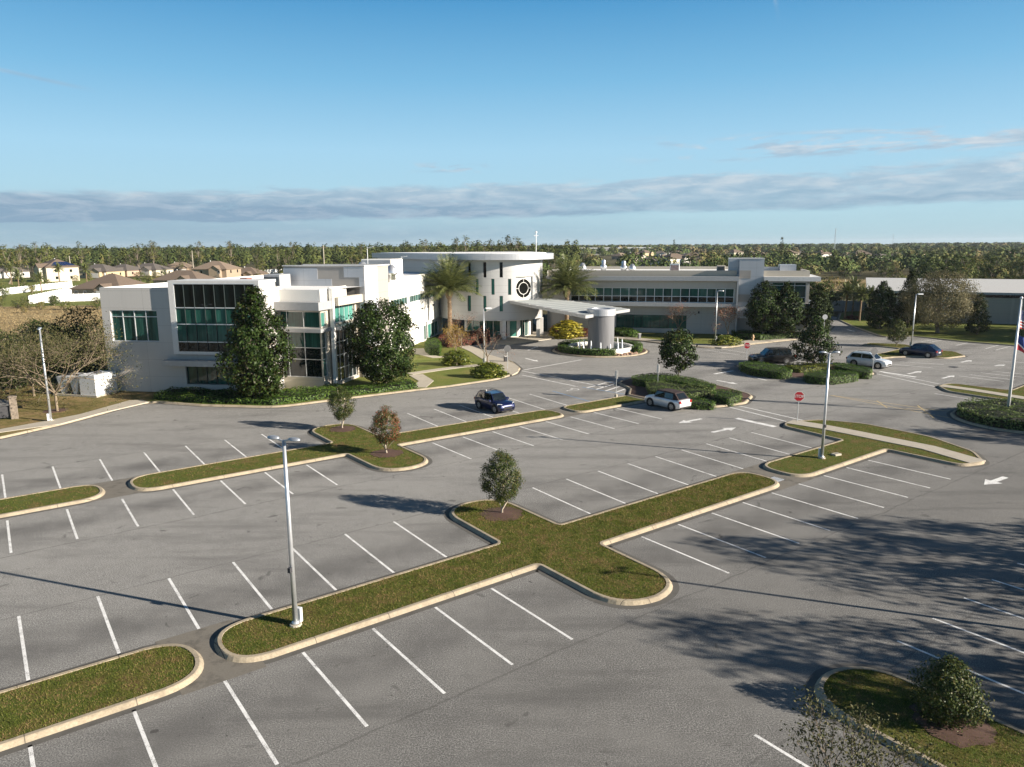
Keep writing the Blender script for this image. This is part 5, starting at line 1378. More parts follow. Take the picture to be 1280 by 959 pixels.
    for fx in (.305, -.29):
        for s in (1, -1):
            g = MB()
            def cyl(gm, y0, y1, r0, r1, z, n=22):
                vs = []
                for y, r in ((y0, r0), (y1, r1)):
                    vs += [(fx * Ln + r * math.cos(2 * PI * i / n), y, z + r * math.sin(2 * PI * i / n)) for i in range(n)]
                gm.add(vs, [(i, (i + 1) % n, n + (i + 1) % n, n + i) for i in range(n)] + [tuple(range(n)), tuple(range(2 * n - 1, n - 1, -1))])
            g = MB(); cyl(g, s * (w - .20), s * (w + .004), rw_ + .075, rw_ + .07, rw_ + .01); bl(g, 'wheel_arch', 'black')
            g = MB(); cyl(g, s * (w - .18), s * (w + .022), rw_, rw_ * .97, rw_); wh = bl(g, 'wheel', 'black')
            g = MB(); cyl(g, s * (w + .0), s * (w + .030), rw_ * .68, rw_ * .62, rw_); bl(g, 'rim', 'rim', wh)
            g = MB()
            for i in range(5):
                a = 2 * PI * i / 5 + .3; d = np.array([math.cos(a), math.sin(a)]); d2 = np.array([math.cos(a + .55), math.sin(a + .55)])
                P = [(fx * Ln + x, s * (w + .032), rw_ + z) for x, z in (d * rw_ * .2, d * rw_ * .55, d2 * rw_ * .55)]
                g.add(P, [(0, 1, 2)])
            bl(g, 'spoke_gap', 'black', wh)
    return t
def mid(a, b): return ((a[0] + b[0]) / 2, (a[1] + b[1]) / 2)
dv = (.5971, -.8022)                                                  # towards the viewer across the rows
aM = math.atan2(dv[1], dv[0])
c = L(37.4, 52.9); car(c, aM, (4.1, 1.8, 1.62), (.27, .40, .88, .985), 'dark blue small crossover parked nose out on the middle island', (.006, .012, .065), rails=True, cat='car')
softm = plain('soft_top', (.035, .022, .022), .9)
c = L(50.3, 44.0); car(c, aM + PI, (4.25, 1.75, 1.62), (.24, .36, .82, .95), 'silver convertible with a dark folding top beside the hedge island', (.72, .73, .75), soft=softm, hood=.61, beltz=.62, metal=.3)
p, q = G(944, 456), G(990, 454.5); c = mid(p, q); car((c[0], c[1] + .9), math.atan2(p[1] - q[1], p[0] - q[0]) - .12, (5.3, 2.0, 1.82), (.27, .39, .90, .99), 'black full size wagon in the drive behind the hedge', (.0025, .0025, .003), rails=True, hood=.6, beltz=.6, metal=.0)
p, q = G(1075, 458), G(1104.6, 461.5); c = mid(p, q); car((c[0], c[1] + .8), math.atan2(q[1] - p[1], q[0] - p[0]), (4.75, 1.84, 1.68), (.26, .40, .88, .985), 'white wagon with roof rails parked by the back of a sign', (.74, .75, .76), rails=True, metal=.1)
p, q = G(1140, 445), G(1168, 448); c = mid(p, q); car((c[0], c[1] + .8), math.atan2(p[1] - q[1], p[0] - q[0]), (4.7, 1.92, 1.68), (.25, .39, .79, .975), 'navy sloping roofed crossover beside the single arm lamp', (.014, .022, .055), metal=.4)

# ------------------------------------------------------------------ trees and planting of the site
make_tree('magnolia_tree', G(326, 502), 10.8, 2.8, .9, 'egg', 'leaf_mag', 'tall dense magnolia before the glass box of the left wing', seed=11, nclump=520, per=44, clump=.62, leaf=.27, trunk_r=.17, nl=40, lump=.34)
make_tree('magnolia_tree', G(481, 485), 9.1, 3.6, .7, 'round', 'leaf_mag', 'broad magnolia before the white flank wall', seed=12, nclump=520, per=42, clump=.66, leaf=.27, trunk_r=.15, nl=40, lump=.3)
make_tree('magnolia_tree', G(952.4, 424.5), 8.8, 2.6, 1.3, 'oval', 'leaf_mag', 'upright magnolia at the panelled tower of the right wing, nearer the lamp', seed=13, nclump=300, per=28, clump=.58, leaf=.30, trunk_r=.15)
make_tree('magnolia_tree', G(980, 424.5), 8.6, 2.5, 1.5, 'egg', 'leaf_mag', 'upright magnolia before the corner window of the right wing', seed=14, nclump=300, per=28, clump=.58, leaf=.30, trunk_r=.15)
make_tree('magnolia_tree', G(1021, 424), 8.3, 2.0, 1.2, 'egg', 'leaf_dark', 'dark magnolia at the right end corner of the building', seed=15, nclump=330, per=24, clump=.5, leaf=.30, trunk_r=.15)
make_tree('magnolia_tree', G(1016, 461), 6.0, 2.35, 1.0, 'egg', 'leaf_mag', 'magnolia in the island hedge between the black and white wagons', seed=16, nclump=190, per=24, clump=.55, leaf=.28, trunk_r=.11)
make_tree('magnolia_tree', G(845, 478), 5.7, 1.85, 1.3, 'round', 'leaf_mag', 'small open magnolia in the hedge island behind the convertible', seed=17, nclump=170, per=26, clump=.5, leaf=.28, trunk_r=.07)
make_tree('holly_tree', T1, 3.66, 1.10, .92, 'oval', 'leaf_young', 'round green young tree on the finger of the central island', seed=21, nclump=340, per=42, clump=.24, leaf=.082, trunk_r=.06, bark='bark_pale', lump=.14)
make_tree('holly_tree', T2, 3.5, 1.08, .9, 'oval', 'leaf_red', 'red tinged round young tree on the middle island finger', seed=22, nclump=300, per=40, clump=.24, leaf=.085, trunk_r=.06, bark='bark_pale', lump=.14)
make_tree('holly_tree', T3, 3.55, 1.02, .92, 'oval', 'leaf_young', 'green round young tree behind the red tinged one', seed=23, nclump=300, per=40, clump=.24, leaf=.085, trunk_r=.06, bark='bark_pale', lump=.12)
make_tree('holly_tree', G(1120, 433.5), 4.0, 1.4, .9, 'egg', 'leaf_young', 'small egg shaped tree on the thin island by the single arm lamp', seed=24, nclump=260, per=20, clump=.32, leaf=.16, trunk_r=.06)
make_tree('conifer_tree', G(1221, 419), 6.6, 2.0, .5, 'cone', 'leaf_dark', 'dark cone shaped tree before the long low building', seed=25, nclump=420, per=22, clump=.42, leaf=.22, trunk_r=.09)
make_tree('oak_tree', G(1172, 417), 9.9, 6.4, 1.6, 'dome', 'leaf_olive', 'wide olive grey oak before the long low building', seed=26, nclump=900, per=36, clump=.8, leaf=.21, trunk_r=.28, shell=.5, lump=.28)
make_tree('magnolia_tree', G(1100, 412), 8.0, 2.9, .6, 'egg', 'leaf_mag', 'dark broad magnolia left of the wide olive oak', seed=27, nclump=420, per=24, clump=.5, leaf=.30)
make_tree('conifer_tree', G(1134, 411), 10.0, 2.5, .6, 'cone', 'leaf_dark', 'tall dark pointed tree behind the single arm lamp', seed=28, nclump=560, per=22, clump=.5, leaf=.28)
make_bare('oak_tree', G(72, 516), 7.9, 'bare branched oak with a few green leaves beside the left lamp', 'leaf_oak', seed=31, stems=7, depth=5, r=.075, leafn=7, leaf=.15, trunk_h=2.0, spread=.5, lean=.95, up=.12, lr=.5)
make_bare('oak_tree', G(43, 497), 7.2, 'sparse oak behind the bare branched one at the left edge', 'leaf_oak', seed=32, stems=7, depth=5, r=.07, leafn=9, leaf=.16, trunk_h=1.6, spread=.5, lean=1.1, lr=.55)
for k, (px, py, h, r) in enumerate([(112, 478, 8.2, 3.2), (88, 480, 7.0, 3.2), (24, 486, 5.4, 3.4), (-8, 490, 6.2, 3.6), (60, 476, 6.6, 3.4)]):
    make_tree('evergreen_tree', G(px, py), h, r, .3, 'round', 'leaf_dark', ['dark evergreen beside the end wall of the left wing', 'dark evergreen right of the bare oak', 'dark green tree at the left edge behind the driveway', 'dark tree cut by the left edge of the view', 'dark evergreen behind the bare oak'][k], seed=40 + k, nclump=230, per=13, clump=.7, leaf=.28)
# crape myrtles
make_bare('myrtle_tree', G(570, 447), 4.0, 'golden leaved myrtle on the entrance lawn', 'leaf_gold', seed=51, stems=4, depth=3, r=.05, leafn=11, leaf=.16, trunk_h=1.2, lr=.35)
make_bare('myrtle_tree', G(577, 437), 5.2, 'thin pink leaved myrtle behind the golden one', 'leaf_rust', seed=52, stems=4, depth=3, r=.045, leafn=5, leaf=.14, trunk_h=1.5, lr=.35)
make_bare('myrtle_tree', G(609.5, 461), 4.7, 'sparse reddish myrtle beside the slim lamp', 'leaf_rust', seed=53, stems=4, depth=3, r=.045, leafn=4, leaf=.13, trunk_h=1.4, lr=.35, lean=.75)
make_bare('myrtle_tree', G(848, 421), 5.2, 'bare brown myrtle before the lower teal window', 'leaf_rust', seed=54, stems=5, depth=3, r=.05, leafn=5, leaf=.15, trunk_h=1.3, lr=.35)
make_bare('myrtle_tree', G(909.5, 425), 5.2, 'rust leaved myrtle at the end of the window band', 'leaf_rust', seed=55, stems=5, depth=3, r=.05, leafn=8, leaf=.15, trunk_h=1.3, lr=.35, lean=.35)
make_bare('myrtle_tree', G(785, 413), 4.8, 'small brown myrtle just right of the fountain pillar', 'leaf_rust', seed=56, stems=5, depth=3, r=.05, leafn=5, leaf=.15, trunk_h=1.2, lr=.35)
# palms
make_palm('date_palm', G(562.5, 426), 7.6, 'big date palm between the white flank wall and the drum', 61, nf=110, fl=5.6, trunk_r=.34, droop=.74)
make_palm('date_palm', G(708, 419.5), 7.4, 'big date palm right of the drum behind the canopy', 62, nf=110, fl=5.6, trunk_r=.34, droop=.74)
for k, (px, py, h) in enumerate([(1056, 400, 5.2), (1074, 402, 4.8), (1086, 401, 4.4), (1065, 396, 5.8)]):
    make_palm('cabbage_palm', G(px, py), h, ['slim palm left of the red shrubs by the gate drive', 'slim palm right of the red shrubs by the gate drive', 'slim palm leaning over the low building corner', 'tallest slim palm by the gate drive'][k], 63 + k, nf=60, fl=2.3, trunk_r=.17, fan=True)
# hedges and shrubs
make_hedge('hedge', [G(*p) for p in [(192, 501), (250, 506), (340, 508.5), (430, 497.5), (522, 487), (512, 481), (440, 490), (420, 488), (345, 495), (224, 488)]], .62, 'leaf_hedge', 'long low green hedge at the foot of the left wing', 71, 95, .17, wob=.16)
make_hedge('hedge', [(FO[0] + 5.9 * math.cos(a), FO[1] + 5.9 * math.sin(a)) for a in np.linspace(R(-75), R(-395), 40)] + [(FO[0] + 4.85 * math.cos(a), FO[1] + 4.85 * math.sin(a)) for a in np.linspace(R(-395), R(-75), 40)], .95, 'leaf_hedge', 'clipped round hedge about the fountain basin', 72, 90, .16)
h1c = np.mean([p[:2] for p in H1], axis=0)
def topp(pts, z=.9): return rounded([(*G(p[0], p[1], z), p[2]) for p in pts])
make_hedge('hedge', topp([(784, 471, 1.5), (806, 466.5, 2), (836, 466.5, 2), (866, 472, 3), (895, 480, 1), (895, 485, .8), (868, 480, 2), (838, 474, 2), (806, 475.5, 2)]), .9, 'leaf_hedge', 'clipped dark hedge at the back of the hedge island', 73, 120, .12, wob=.05)
make_hedge('hedge', topp([(806, 476.5, 1), (838, 475, 1), (868, 481, 1), (892, 486.5, 1), (888, 490, .8), (858, 492.5, 1), (812, 488, 1)], .7), .75, 'leaf_hedge_pale', 'pale variegated planting in the middle of the hedge island', 74, 110, .14, wob=.2)
make_hedge('hedge', topp([(889, 489.5, .8), (896, 485.5, .8), (926, 488, 1.5), (928, 492, 1), (912, 498, 1), (893, 493, .8)]), .9, 'leaf_hedge', 'clipped hedge block at the near corner of the hedge island', 75, 120, .12, wob=.05)
make_hedge('hedge', topp([(840, 491, .6), (858, 493.5, .6), (897, 502, .6), (893, 504, .5), (866, 503, .6), (845, 497, .6)], .7), .7, 'leaf_hedge', 'low hedge beside the rear of the silver convertible', 76, 120, .12, wob=.05)
make_hedge('hedge', topp([(921, 453.5, 1.2), (942, 450.8, 1), (975, 456, 1), (992, 462.5, 1), (980, 465.5, 1), (938, 460, 1.5)]), .9, 'leaf_hedge', 'clipped hedge below the black wagon', 77, 110, .13, wob=.05)
make_hedge('hedge', topp([(978, 454, .8), (1036, 452.5, .8), (1042, 458, .8), (996, 461.5, .8)], .65), .65, 'leaf_lime', 'pale green planting under the island magnolia', 78, 100, .14)
make_hedge('hedge', topp([(1004, 465.5, 1), (1034, 461.5, 1), (1074, 464.5, 1.2), (1073, 467.5, 1), (1036, 472, 2), (1006, 469, 1)]), .9, 'leaf_hedge', 'clipped hedge block at the near side of the wagon island', 79, 110, .13, wob=.05)
make_hedge('hedge', topp([(1040, 453, .6), (1058, 453.5, .8), (1091, 461, 1), (1090, 464.5, .8), (1076, 464, .8), (1044, 457, .6)]), .9, 'leaf_hedge', 'clipped hedge strip in front of the white wagon', 80, 110, .13, wob=.05)
make_hedge('hedge', [(FC[0] + 4.5 * math.cos(a), FC[1] + 4.5 * math.sin(a)) for a in np.linspace(0, 2 * PI, 36, endpoint=False)], .95, 'leaf_hedge_pale', 'round hedge bed about the flagpole', 81, 80, .17, wob=.25)
make_hedge('hedge', [G(*p) for p in [(914, 420), (918, 424.5), (950, 427), (1000, 423.5), (1001, 419), (950, 420)]], .95, 'leaf_hedge', 'clipped hedge under the two upright magnolias', 82, 70, .17)
make_hedge('hedge', [G(*p) for p in [(764, 418.5), (775, 421), (792, 420), (790, 415), (768, 413)]], .9, 'leaf_hedge', 'green hedge behind the fountain pillar', 83, 70, .17)
make_hedge('hedge', [G(*p) for p in [(531, 440), (537, 446), (550, 446), (552, 438), (545, 433), (535, 433)]], 1.25, 'leaf_hedge', 'rounded bright green hedge by the white wall doors', 84, 80, .16)
make_hedge('hedge', [G(*p) for p in [(548, 432), (560, 436), (590, 433), (612, 429), (612, 424), (560, 424)]], 1.3, 'leaf_maroon', 'maroon planting along the lobby windows', 85, 70, .17, wob=.3)
make_hedge('hedge', [G(*p) for p in [(686, 420), (700, 424), (735, 423), (735, 417), (690, 415)]], .9, 'leaf_maroon', 'maroon planting at the foot of the yellow croton', 86, 70, .17, wob=.25)
make_shrub('croton_shrub', G(709, 423.5), 2.7, 1.3, 2.9, 'leaf_yellow', 'big yellow croton bush right of the entrance', seed=91, n=4200, leaf=.24)
make_shrub('shrub', G(611, 473), 2.1, 1.3, 1.75, 'leaf_lime', 'lime green bush under the reddish myrtle', seed=92, n=3400, leaf=.17)
make_shrub('shrub', G(570, 457.5), 2.0, 1.3, 1.9, 'leaf_lime', 'lime green bush under the golden myrtle', seed=93, n=3400, leaf=.17)
make_shrub('shrub', G(788, 422), 1.6, 1.0, 1.3, 'leaf_hedge', 'green bush under the small brown myrtle', seed=94, n=2200, leaf=.17)
make_shrub('shrub', G(848, 428), 1.9, 1.1, 1.7, 'leaf_lime', 'green bush under the bare brown myrtle', seed=95, n=2600, leaf=.17)
make_shrub('shrub', G(907, 433), 2.2, 1.2, 1.6, 'leaf_lime', 'yellow green bush beside the slim lamp on the right lawn', seed=96, n=2800, leaf=.17)
make_shrub('shrub', G(1065, 400), 1.6, .9, .9, 'leaf_maroon', 'red shrubs between the slim palms', seed=97, n=700, leaf=.18)
make_shrub('bush', G(1181, 905), 1.0, 1.0, 2.15, 'leaf_young', 'leafy round bush on the island in the lower right corner', cat='bush', seed=98, n=11000, leaf=.085, prof='oval')
# rocks on the fountain island
for k in range(60):
    a = R(-75) + R(38) * RNG.uniform(0, 1); r = RNG.uniform(4.75, 6.1); s = RNG.uniform(.08, .2)
    if k == 0: rocks = MB()
    m = MB(); n = 7
    rocks.lathe([(s, .10), (s * 1.05, .10 + s * .5), (s * .6, .10 + s * .95), (.01, .10 + s)], 7, (FO[0] + r * math.cos(a), FO[1] + r * math.sin(a)))
tag(rocks.build('pebbles', M['rock']), 'brown river pebbles beside the fountain basin', None, None, 'stuff')
# twiggy tree top below the camera, lower right
make_bare('myrtle_tree', G(1062, 918, 5.3), 5.7, 'twiggy shrub top with sparse leaves at the bottom edge', 'leaf_oak', seed=57, stems=6, depth=3, r=.03, leafn=26, leaf=.06, trunk_h=3.2, spread=.33, lean=.36, lr=.13, up=.35, bark='bark')
# trees just outside the view on the right: their shadows fall across the lot
for k, (x, y, h, r, sd) in enumerate([(37.0, 24.8, 10.5, 4.0, 101), (31.5, 17.2, 10.0, 3.9, 102), (56.5, 47.5, 9.5, 4.0, 103), (56, 34, 6.5, 2.0, 104), (43.5, 27.5, 10.5, 4.0, 105), (42.5, 13.2, 9.0, 3.6, 106), (86, 110, 9, 4.5, 107), (93, 104.5, 10, 4.8, 108), (99, 112, 11, 5, 109), (104, 102, 11, 5, 110), (90, 118, 9, 4, 111), (92, 113, 8, 4.5, 112), (87, 105, 7.5, 3.6, 113), (98, 119, 11, 5, 114)]):
    make_tree('oak_tree', (x, y), h, r, 1.6, 'dome', 'leaf_oak', 'oak outside the right of the view casting a broken shadow', seed=sd, nclump=400, per=16, clump=.7, leaf=.30, trunk_r=.2, shell=.4, lump=.3, group='shadow casting oaks')
# ------------------------------------------------------------------ long low building on the right
b0 = np.array(G(1197, 404)); ab, bb = frame_ab(-25)
LB = thing('warehouse', (b0[0], b0[1], 0), 'long low grey building with a flat white roof beyond the trees', 'building')
T = (b0[0], b0[1], 0, R(-25))
m = MB(T); m.box(-12.5, 70, 0, 34, 0, 4.75); m.build('wall', M['wall_grey'], LB)
m = MB(T); m.box(-12.4, 70, .7, 33.5, 4.76, 5.6); m.build('clerestory', M['glass_dark'], LB)
m = MB(T); m.add([(-15.5, -1.2, 5.35), (71, -1.2, 5.35), (71, 36, 6.2), (-15.5, 36, 6.2), (-15.5, -1.2, 5.75), (71, -1.2, 5.75), (71, 36, 6.6), (-15.5, 36, 6.6)], [(0, 3, 2, 1), (4, 5, 6, 7), (0, 1, 5, 4), (1, 2, 6, 5), (2, 3, 7, 6), (3, 0, 4, 7)]); m.build('roof', M['roof_grey'], LB)
for i in range(9):
    m = MB(T); x = -10 + i * 9; m.box(x, x + .35, -.06, -.003, 0, 4.7); m.build('pilaster', M['wall_panel'], LB)
m = MB(T); m.box(-11, -5, -.9, -.004, 2.6, 2.9); m.build('door_canopy', M['trim_white'], LB)
# white gate across the service drive
g0 = np.array(G(1052, 390)); t = thing('service_gate', (g0[0], g0[1], 0), 'pale panelled gate across the shaded service drive', 'gate'); T = (g0[0], g0[1], 0, R(-6))
for i in range(4):
    m = MB(T); m.box(-5.2 + i * 2.6, -5.2 + i * 2.6 + 2.5, -.06, .06, .15, 2.4); m.build('gate_panel', M['wall_silver'], t)
for i in range(5):
    m = MB(T); m.box(-5.27 + i * 2.6, -5.21 + i * 2.6, -.1, .1, 0, 2.55); m.build('post', M['metal_galv'], t)

# ------------------------------------------------------------------ houses
M['tile_brown'] = mat_roof_tile('brown_shingle', (.155, .115, .085)); M['tile_grey'] = mat_roof_tile('grey_brown_shingle', (.115, .10, .088)); M['tile_tan'] = mat_roof_tile('tan_shingle', (.22, .165, .12))
for nm, c in (('cream', (.52, .475, .38)), ('tan', (.33, .255, .185)), ('yellow', (.47, .385, .24)), ('pink', (.42, .30, .225)), ('offwhite', (.58, .565, .52))): M['st_' + nm] = mat_wall('house_' + nm, c, 0, stain=.08)
def house(loc, ang, w, d, h, rh, wall, roof, label, gable=False, two=False, group=None, detail=True, solar=False):
    t = thing('house', (loc[0], loc[1], 0), label, 'house', group)
    t.rotation_euler = (0, 0, ang)
    def bl(mb, nm, mt, par=t):
        me = bpy.data.meshes.new(nm); me.from_pydata(mb.v, [], mb.f); me.materials.append(M[mt]); return link(nm, me, par)
    m = MB(); m.box(-w / 2, w / 2, -d / 2, d / 2, 0, h); wl = bl(m, 'wall', wall)
    o = .5; m = MB(); W, D = w / 2 + o, d / 2 + o; rl = 0 if gable else min(W, D) * .95; k = max(W - rl, .3)
    lo = [(-W, -D, h - .05), (W, -D, h - .05), (W, D, h - .05), (-W, D, h - .05)]
    m.add([(x, y, z) for x, y, z in lo] + [(x, y, z + .18) for x, y, z in lo] + [(-k if not gable else -W, 0, h + rh), (k if not gable else W, 0, h + rh)],
          [(3, 2, 1, 0), (0, 1, 5, 4), (1, 2, 6, 5), (2, 3, 7, 6), (3, 0, 4, 7), (4, 5, 9, 8), (6, 7, 8, 9), (5, 6, 9), (7, 4, 8)])
    rf_ = bl(m, 'roof', roof)
    if detail:
        # projecting front gable wing
        gx = w * .22; gw = w * .30
        m = MB(); m.box(gx - gw / 2, gx + gw / 2, -d / 2 - 2.2, -d / 2 + .5, 0, h - .02); m.add([(gx - gw / 2, -d / 2 - 2.2, h - .02), (gx + gw / 2, -d / 2 - 2.2, h - .02), (gx, -d / 2 - 2.2, h + gw * .32)], [(0, 1, 2)]); bl(m, 'gable_wing', wall)
        m = MB(); e = .4; zt = h + gw * .32
        m.add([(gx - gw / 2 - e, -d / 2 - 2.6, h - .15), (gx, -d / 2 - 2.6, zt + .12), (gx + gw / 2 + e, -d / 2 - 2.6, h - .15), (gx - gw / 2 - e, 0, h - .15), (gx, 0, zt + .12), (gx + gw / 2 + e, 0, h - .15)], [(0, 1, 4, 3), (1, 2, 5, 4)]); bl(m, 'gable_roof', roof)
        m = MB(); m.box(gx - gw * .36, gx + gw * .36, -d / 2 - 2.26, -d / 2 - 2.205, 0, 2.3); bl(m, 'garage_door', 'st_offwhite')
        m = MB(); m.box(-w * .06, -w * .06 + 1.1, -d / 2 - .06, -d / 2 - .004, 0, 2.2); bl(m, 'door', 'tile_grey')
        for lv in range(2 if two else 1):
            for fx in (-.40, -.22, .05, .36):
                if lv == 0 and fx > .0: continue
                z = .9 + lv * 3.0; m = MB(); x = fx * w; yy = -d / 2 - .06
                if lv == 1 and fx > .07: yy = -d / 2 - 2.26
                m.box(x - .55, x + .55, yy, yy + .056, z, z + 1.35); f = bl(m, 'window', 'trim_white')
                m = MB(); m.box(x - .47, x + .47, yy - .012, yy - .002, z + .08, z + 1.27); bl(m, 'pane', 'glass_dark', f)
        for sy in (-.2, .25):
            for lv in range(2 if two else 1):
                z = 1 + 3 * lv
                for sx in (-1, 1):
                    m = MB(); m.box(sx * (w / 2 + .03) - .026, sx * (w / 2 + .03) + .026, sy * d - .5, sy * d + .5, z, z + 1.2); bl(m, 'window', 'glass_dark')
        m = MB(); m.box(-w * .2, -w * .2 + .3, .6, .9, h + rh * .4, h + rh + .25); bl(m, 'vent_pipe', 'trim_white', rf_)
    if solar:
        for i in range(3):
            m = MB(); f0, f1 = .2 + i * .24, .42 + i * .24
            A_, B_2, C_2 = np.array([W, -D, h + .13]), np.array([W, D, h + .13]), np.array([k, 0, h + rh])
            q = [A_ * (1 - u) + B_2 * u + (C_2 - (A_ + B_2) / 2) * v + np.array([.06, 0, .1]) for u, v in ((f0, .15), (f1, .15), (.5 + (f1 - .5) * .5, .6), (.5 + (f0 - .5) * .5, .6))]
            m.add([tuple(x) for x in q], [(0, 1, 2, 3)]); bl(m, 'solar_panel', 'solar', rf_)
    return t
M['solar'] = mat_glass('solar_cells', (.006, .014, .05), (.02, .04, .12), .1)
house(G(72, 351), R(-42), 17, 13, 6.2, 3.6, 'st_cream', 'tile_brown', 'two storey cream house with solar panels on a brown hip roof', two=True, solar=True)
house(G(126, 346.5), R(-8), 17, 14, 3.0, 3.6, 'st_yellow', 'tile_grey', 'low yellow house with a grey brown hip roof right of the solar house')
house(G(156, 345), R(-15), 15, 13, 3.0, 3.2, 'st_pink', 'tile_grey', 'pinkish gabled house behind the white fence corner')
house(G(188, 344), R(-12), 18, 14, 3.0, 3.4, 'st_cream', 'tile_grey', 'cream gabled house at the left of the tan roofs')
house(G(143, 371), R(-10), 16, 15, 2.7, 4.2, 'st_tan', 'tile_brown', 'near single storey house with a broad brown roof just behind the left wing')
house(G(272, 353), R(-6), 15, 13, 5.6, 3.3, 'st_tan', 'tile_tan', 'two storey tan house with a tan hip roof above the white roof', two=True)
house(G(232, 360), R(-8), 17, 12, 3.0, 3.4, 'st_tan', 'tile_brown', 'long low brown roof left of the two storey tan house')
house(G(226, 341), R(10), 16, 13, 3.0, 3.2, 'st_tan', 'tile_tan', 'distant tan roof between the cream and the tan houses')
house(G(312, 351), R(-6), 12, 11, 3.0, 3.0, 'st_tan', 'tile_brown', 'low brown roof right of the two storey tan house')
house(G(12, 347), R(-30), 15, 12, 3.0, 3.2, 'st_offwhite', 'tile_grey', 'white house half hidden by palms at the left edge')
# houses among the trees behind the right wing
rh = np.random.default_rng(77)
hp = [(792, 327), (812, 329.5), (829, 325), (842, 331), (858, 322), (776, 321), (806, 319.5), (825, 317), (846, 316), (866, 326), (873, 314), (905, 316), (918, 319), (938, 317.5), (950, 320.5), (1026, 322.5), (1047, 324), (1058, 321.5), (1074, 323), (1098, 322.5), (1120, 322), (1145, 319), (1000, 318), (1262, 321), (985, 321)]
for k, (px, py) in enumerate(hp):
    g = G(px, py + 3.2)
    house(g, rh.uniform(-.9, .9), rh.uniform(13, 18), rh.uniform(11, 13), 3.2 if k % 3 else 5.6, 3.2, ['st_cream', 'st_tan', 'st_yellow', 'st_offwhite'][k % 4], ['tile_brown', 'tile_grey', 'tile_tan'][k % 3], 'far suburban house with a hipped roof among the trees', group='suburban houses beyond the right wing', detail=k < 9)
# long white store far off
s0 = G(760, 318.5); t = thing('store_building', (s0[0], s0[1], 0), 'far long white store with a red entrance block', 'store')
T = (s0[0], s0[1], 0, R(-4)); f = s0[1] / 920
m = MB(T); m.box(-58 * f, 52 * f, 0, 60, 0, 9); m.build('wall', M['st_offwhite'], t); m = MB(T); m.box(-58.5 * f, 52.5 * f, -1, 61, 9, 10.2); m.build('roof', M['roof_white'], t)
m = MB(T); m.box(-45 * f, -37 * f, -4, -1.2, 0, 11.5); m.build('entrance_block', M['red_sign'], t)
# white vinyl fences of the houses
M['vinyl'] = mat_wall('white_vinyl', (.80, .80, .79), 0, stain=.05)
def fence(pts, h, label):
    t = thing('garden_fence', (pts[0][0], pts[0][1], 0), label, 'fence')
    m = MB()
    for a, b in zip(pts[:-1], pts[1:]):
        a, b = np.array(a), np.array(b); d = b - a; ln = np.linalg.norm(d); d /= ln; n = np.array([-d[1], d[0]]) * .04
        m.prism([tuple(a - n), tuple(b - n), tuple(b + n), tuple(a + n)], .05, h)
    m.build('panel', M['vinyl'], t)
    m = MB()
    for a, b in zip(pts[:-1], pts[1:]):
        a, b = np.array(a), np.array(b); ln = np.linalg.norm(b - a)
        for i in range(int(ln / 2.4) + 1):
            p = a + (b - a) * min(1, i * 2.4 / ln); m.box(p[0] - .08, p[0] + .08, p[1] - .08, p[1] + .08, 0, h + .15)
    tag(m.build('post', M['vinyl'], t), None, None, None, 'stuff')
fence([G(-60, 378), G(0, 369.7), G(45, 364), G(90.6, 358.7)], 2.1, 'long white vinyl fence running back at the left edge')
fence([G(36, 380), G(98, 365)], 2.1, 'white vinyl fence running diagonally towards the solar house')
fence([G(36, 380), G(80, 377.5), G(126, 376), G(190, 375)], 2.1, 'white vinyl fence facing the dry field')
fence([G(300, 345), G(330, 342.5), G(390, 338)], 2.2, 'far white fence above the roof of the left wing')

# ------------------------------------------------------------------ background trees
def proto_mesh(kind, seed):
    rng = np.random.default_rng(seed)
    if kind == 'pine':
        h, mat, prof = 15, 'leaf_pine', 'umbrella'
        P, C, off = crown_pts(rng, 5.2, h, 2.9, 'oval', 64, 11, .95, .25, .3); leaf = .62
    elif kind == 'bushpine':
        h, mat = 9, 'leaf_pine'; P, C, off = crown_pts(rng, .6, h, 2.6, 'egg', 90, 12, .85, .4, .25); leaf = .55
    elif kind == 'oak':
        h, mat = 10, 'leaf_wood'; P, C, off = crown_pts(rng, 1.6, h, 4.8, 'dome', 120, 12, 1.0, .5, .3); leaf = .62
    else:
        h, mat = 6, ('leaf_wood' if kind == 'scrub' else 'leaf_dark'); P, C, off = crown_pts(rng, .3, h, 3.4, 'round', 80, 11, .9, .45, .3); leaf = .5
    out = P - np.array([0, 0, h * .5]); out /= np.linalg.norm(out, axis=1)[:, None] + 1e-9
    V, F = leaf_quads(P, leaf, rng, .4, .6, out, .6); me = fast_mesh('crown', V, F, M[mat])
    mb = MB(); limbs(mb, rng, (0, 0, -.1), (rng.normal() * .3, rng.normal() * .3, h * .9), .26 if kind != 'bushpine' else .16, C, 14, .05, 4)
    m2 = bpy.data.meshes.new('trunk'); m2.from_pydata(mb.v, [], mb.f); m2.materials.append(M['bark'])
    return me, m2
PROTO = {k: [proto_mesh(k, 300 + 17 * i + j) for j in range(3)] for i, k in enumerate(('pine', 'bushpine', 'oak', 'scrub', 'darkscrub'))}
def put_tree(kind, x, y, s, label, group, rng, name):
    me, m2 = PROTO[kind][rng.integers(0, 3)]
    t = thing(name, (x, y, 0), label, 'tree', group, rng.uniform(0, 6.28))
    t.scale = (s * rng.uniform(.85, 1.15), s * rng.uniform(.85, 1.15), s)
    link('crown', me, t); link('trunk', m2, t)
rt = np.random.default_rng(5)
def far_label(kind, z): return {'pine': 'tall thin pine in the woodland edge behind the left houses', 'bushpine': 'bushy young pine in the woodland edge', 'oak': 'spreading oak in the woods beyond the right wing', 'scrub': 'low scrubby tree in the woods beyond the buildings'}[kind]
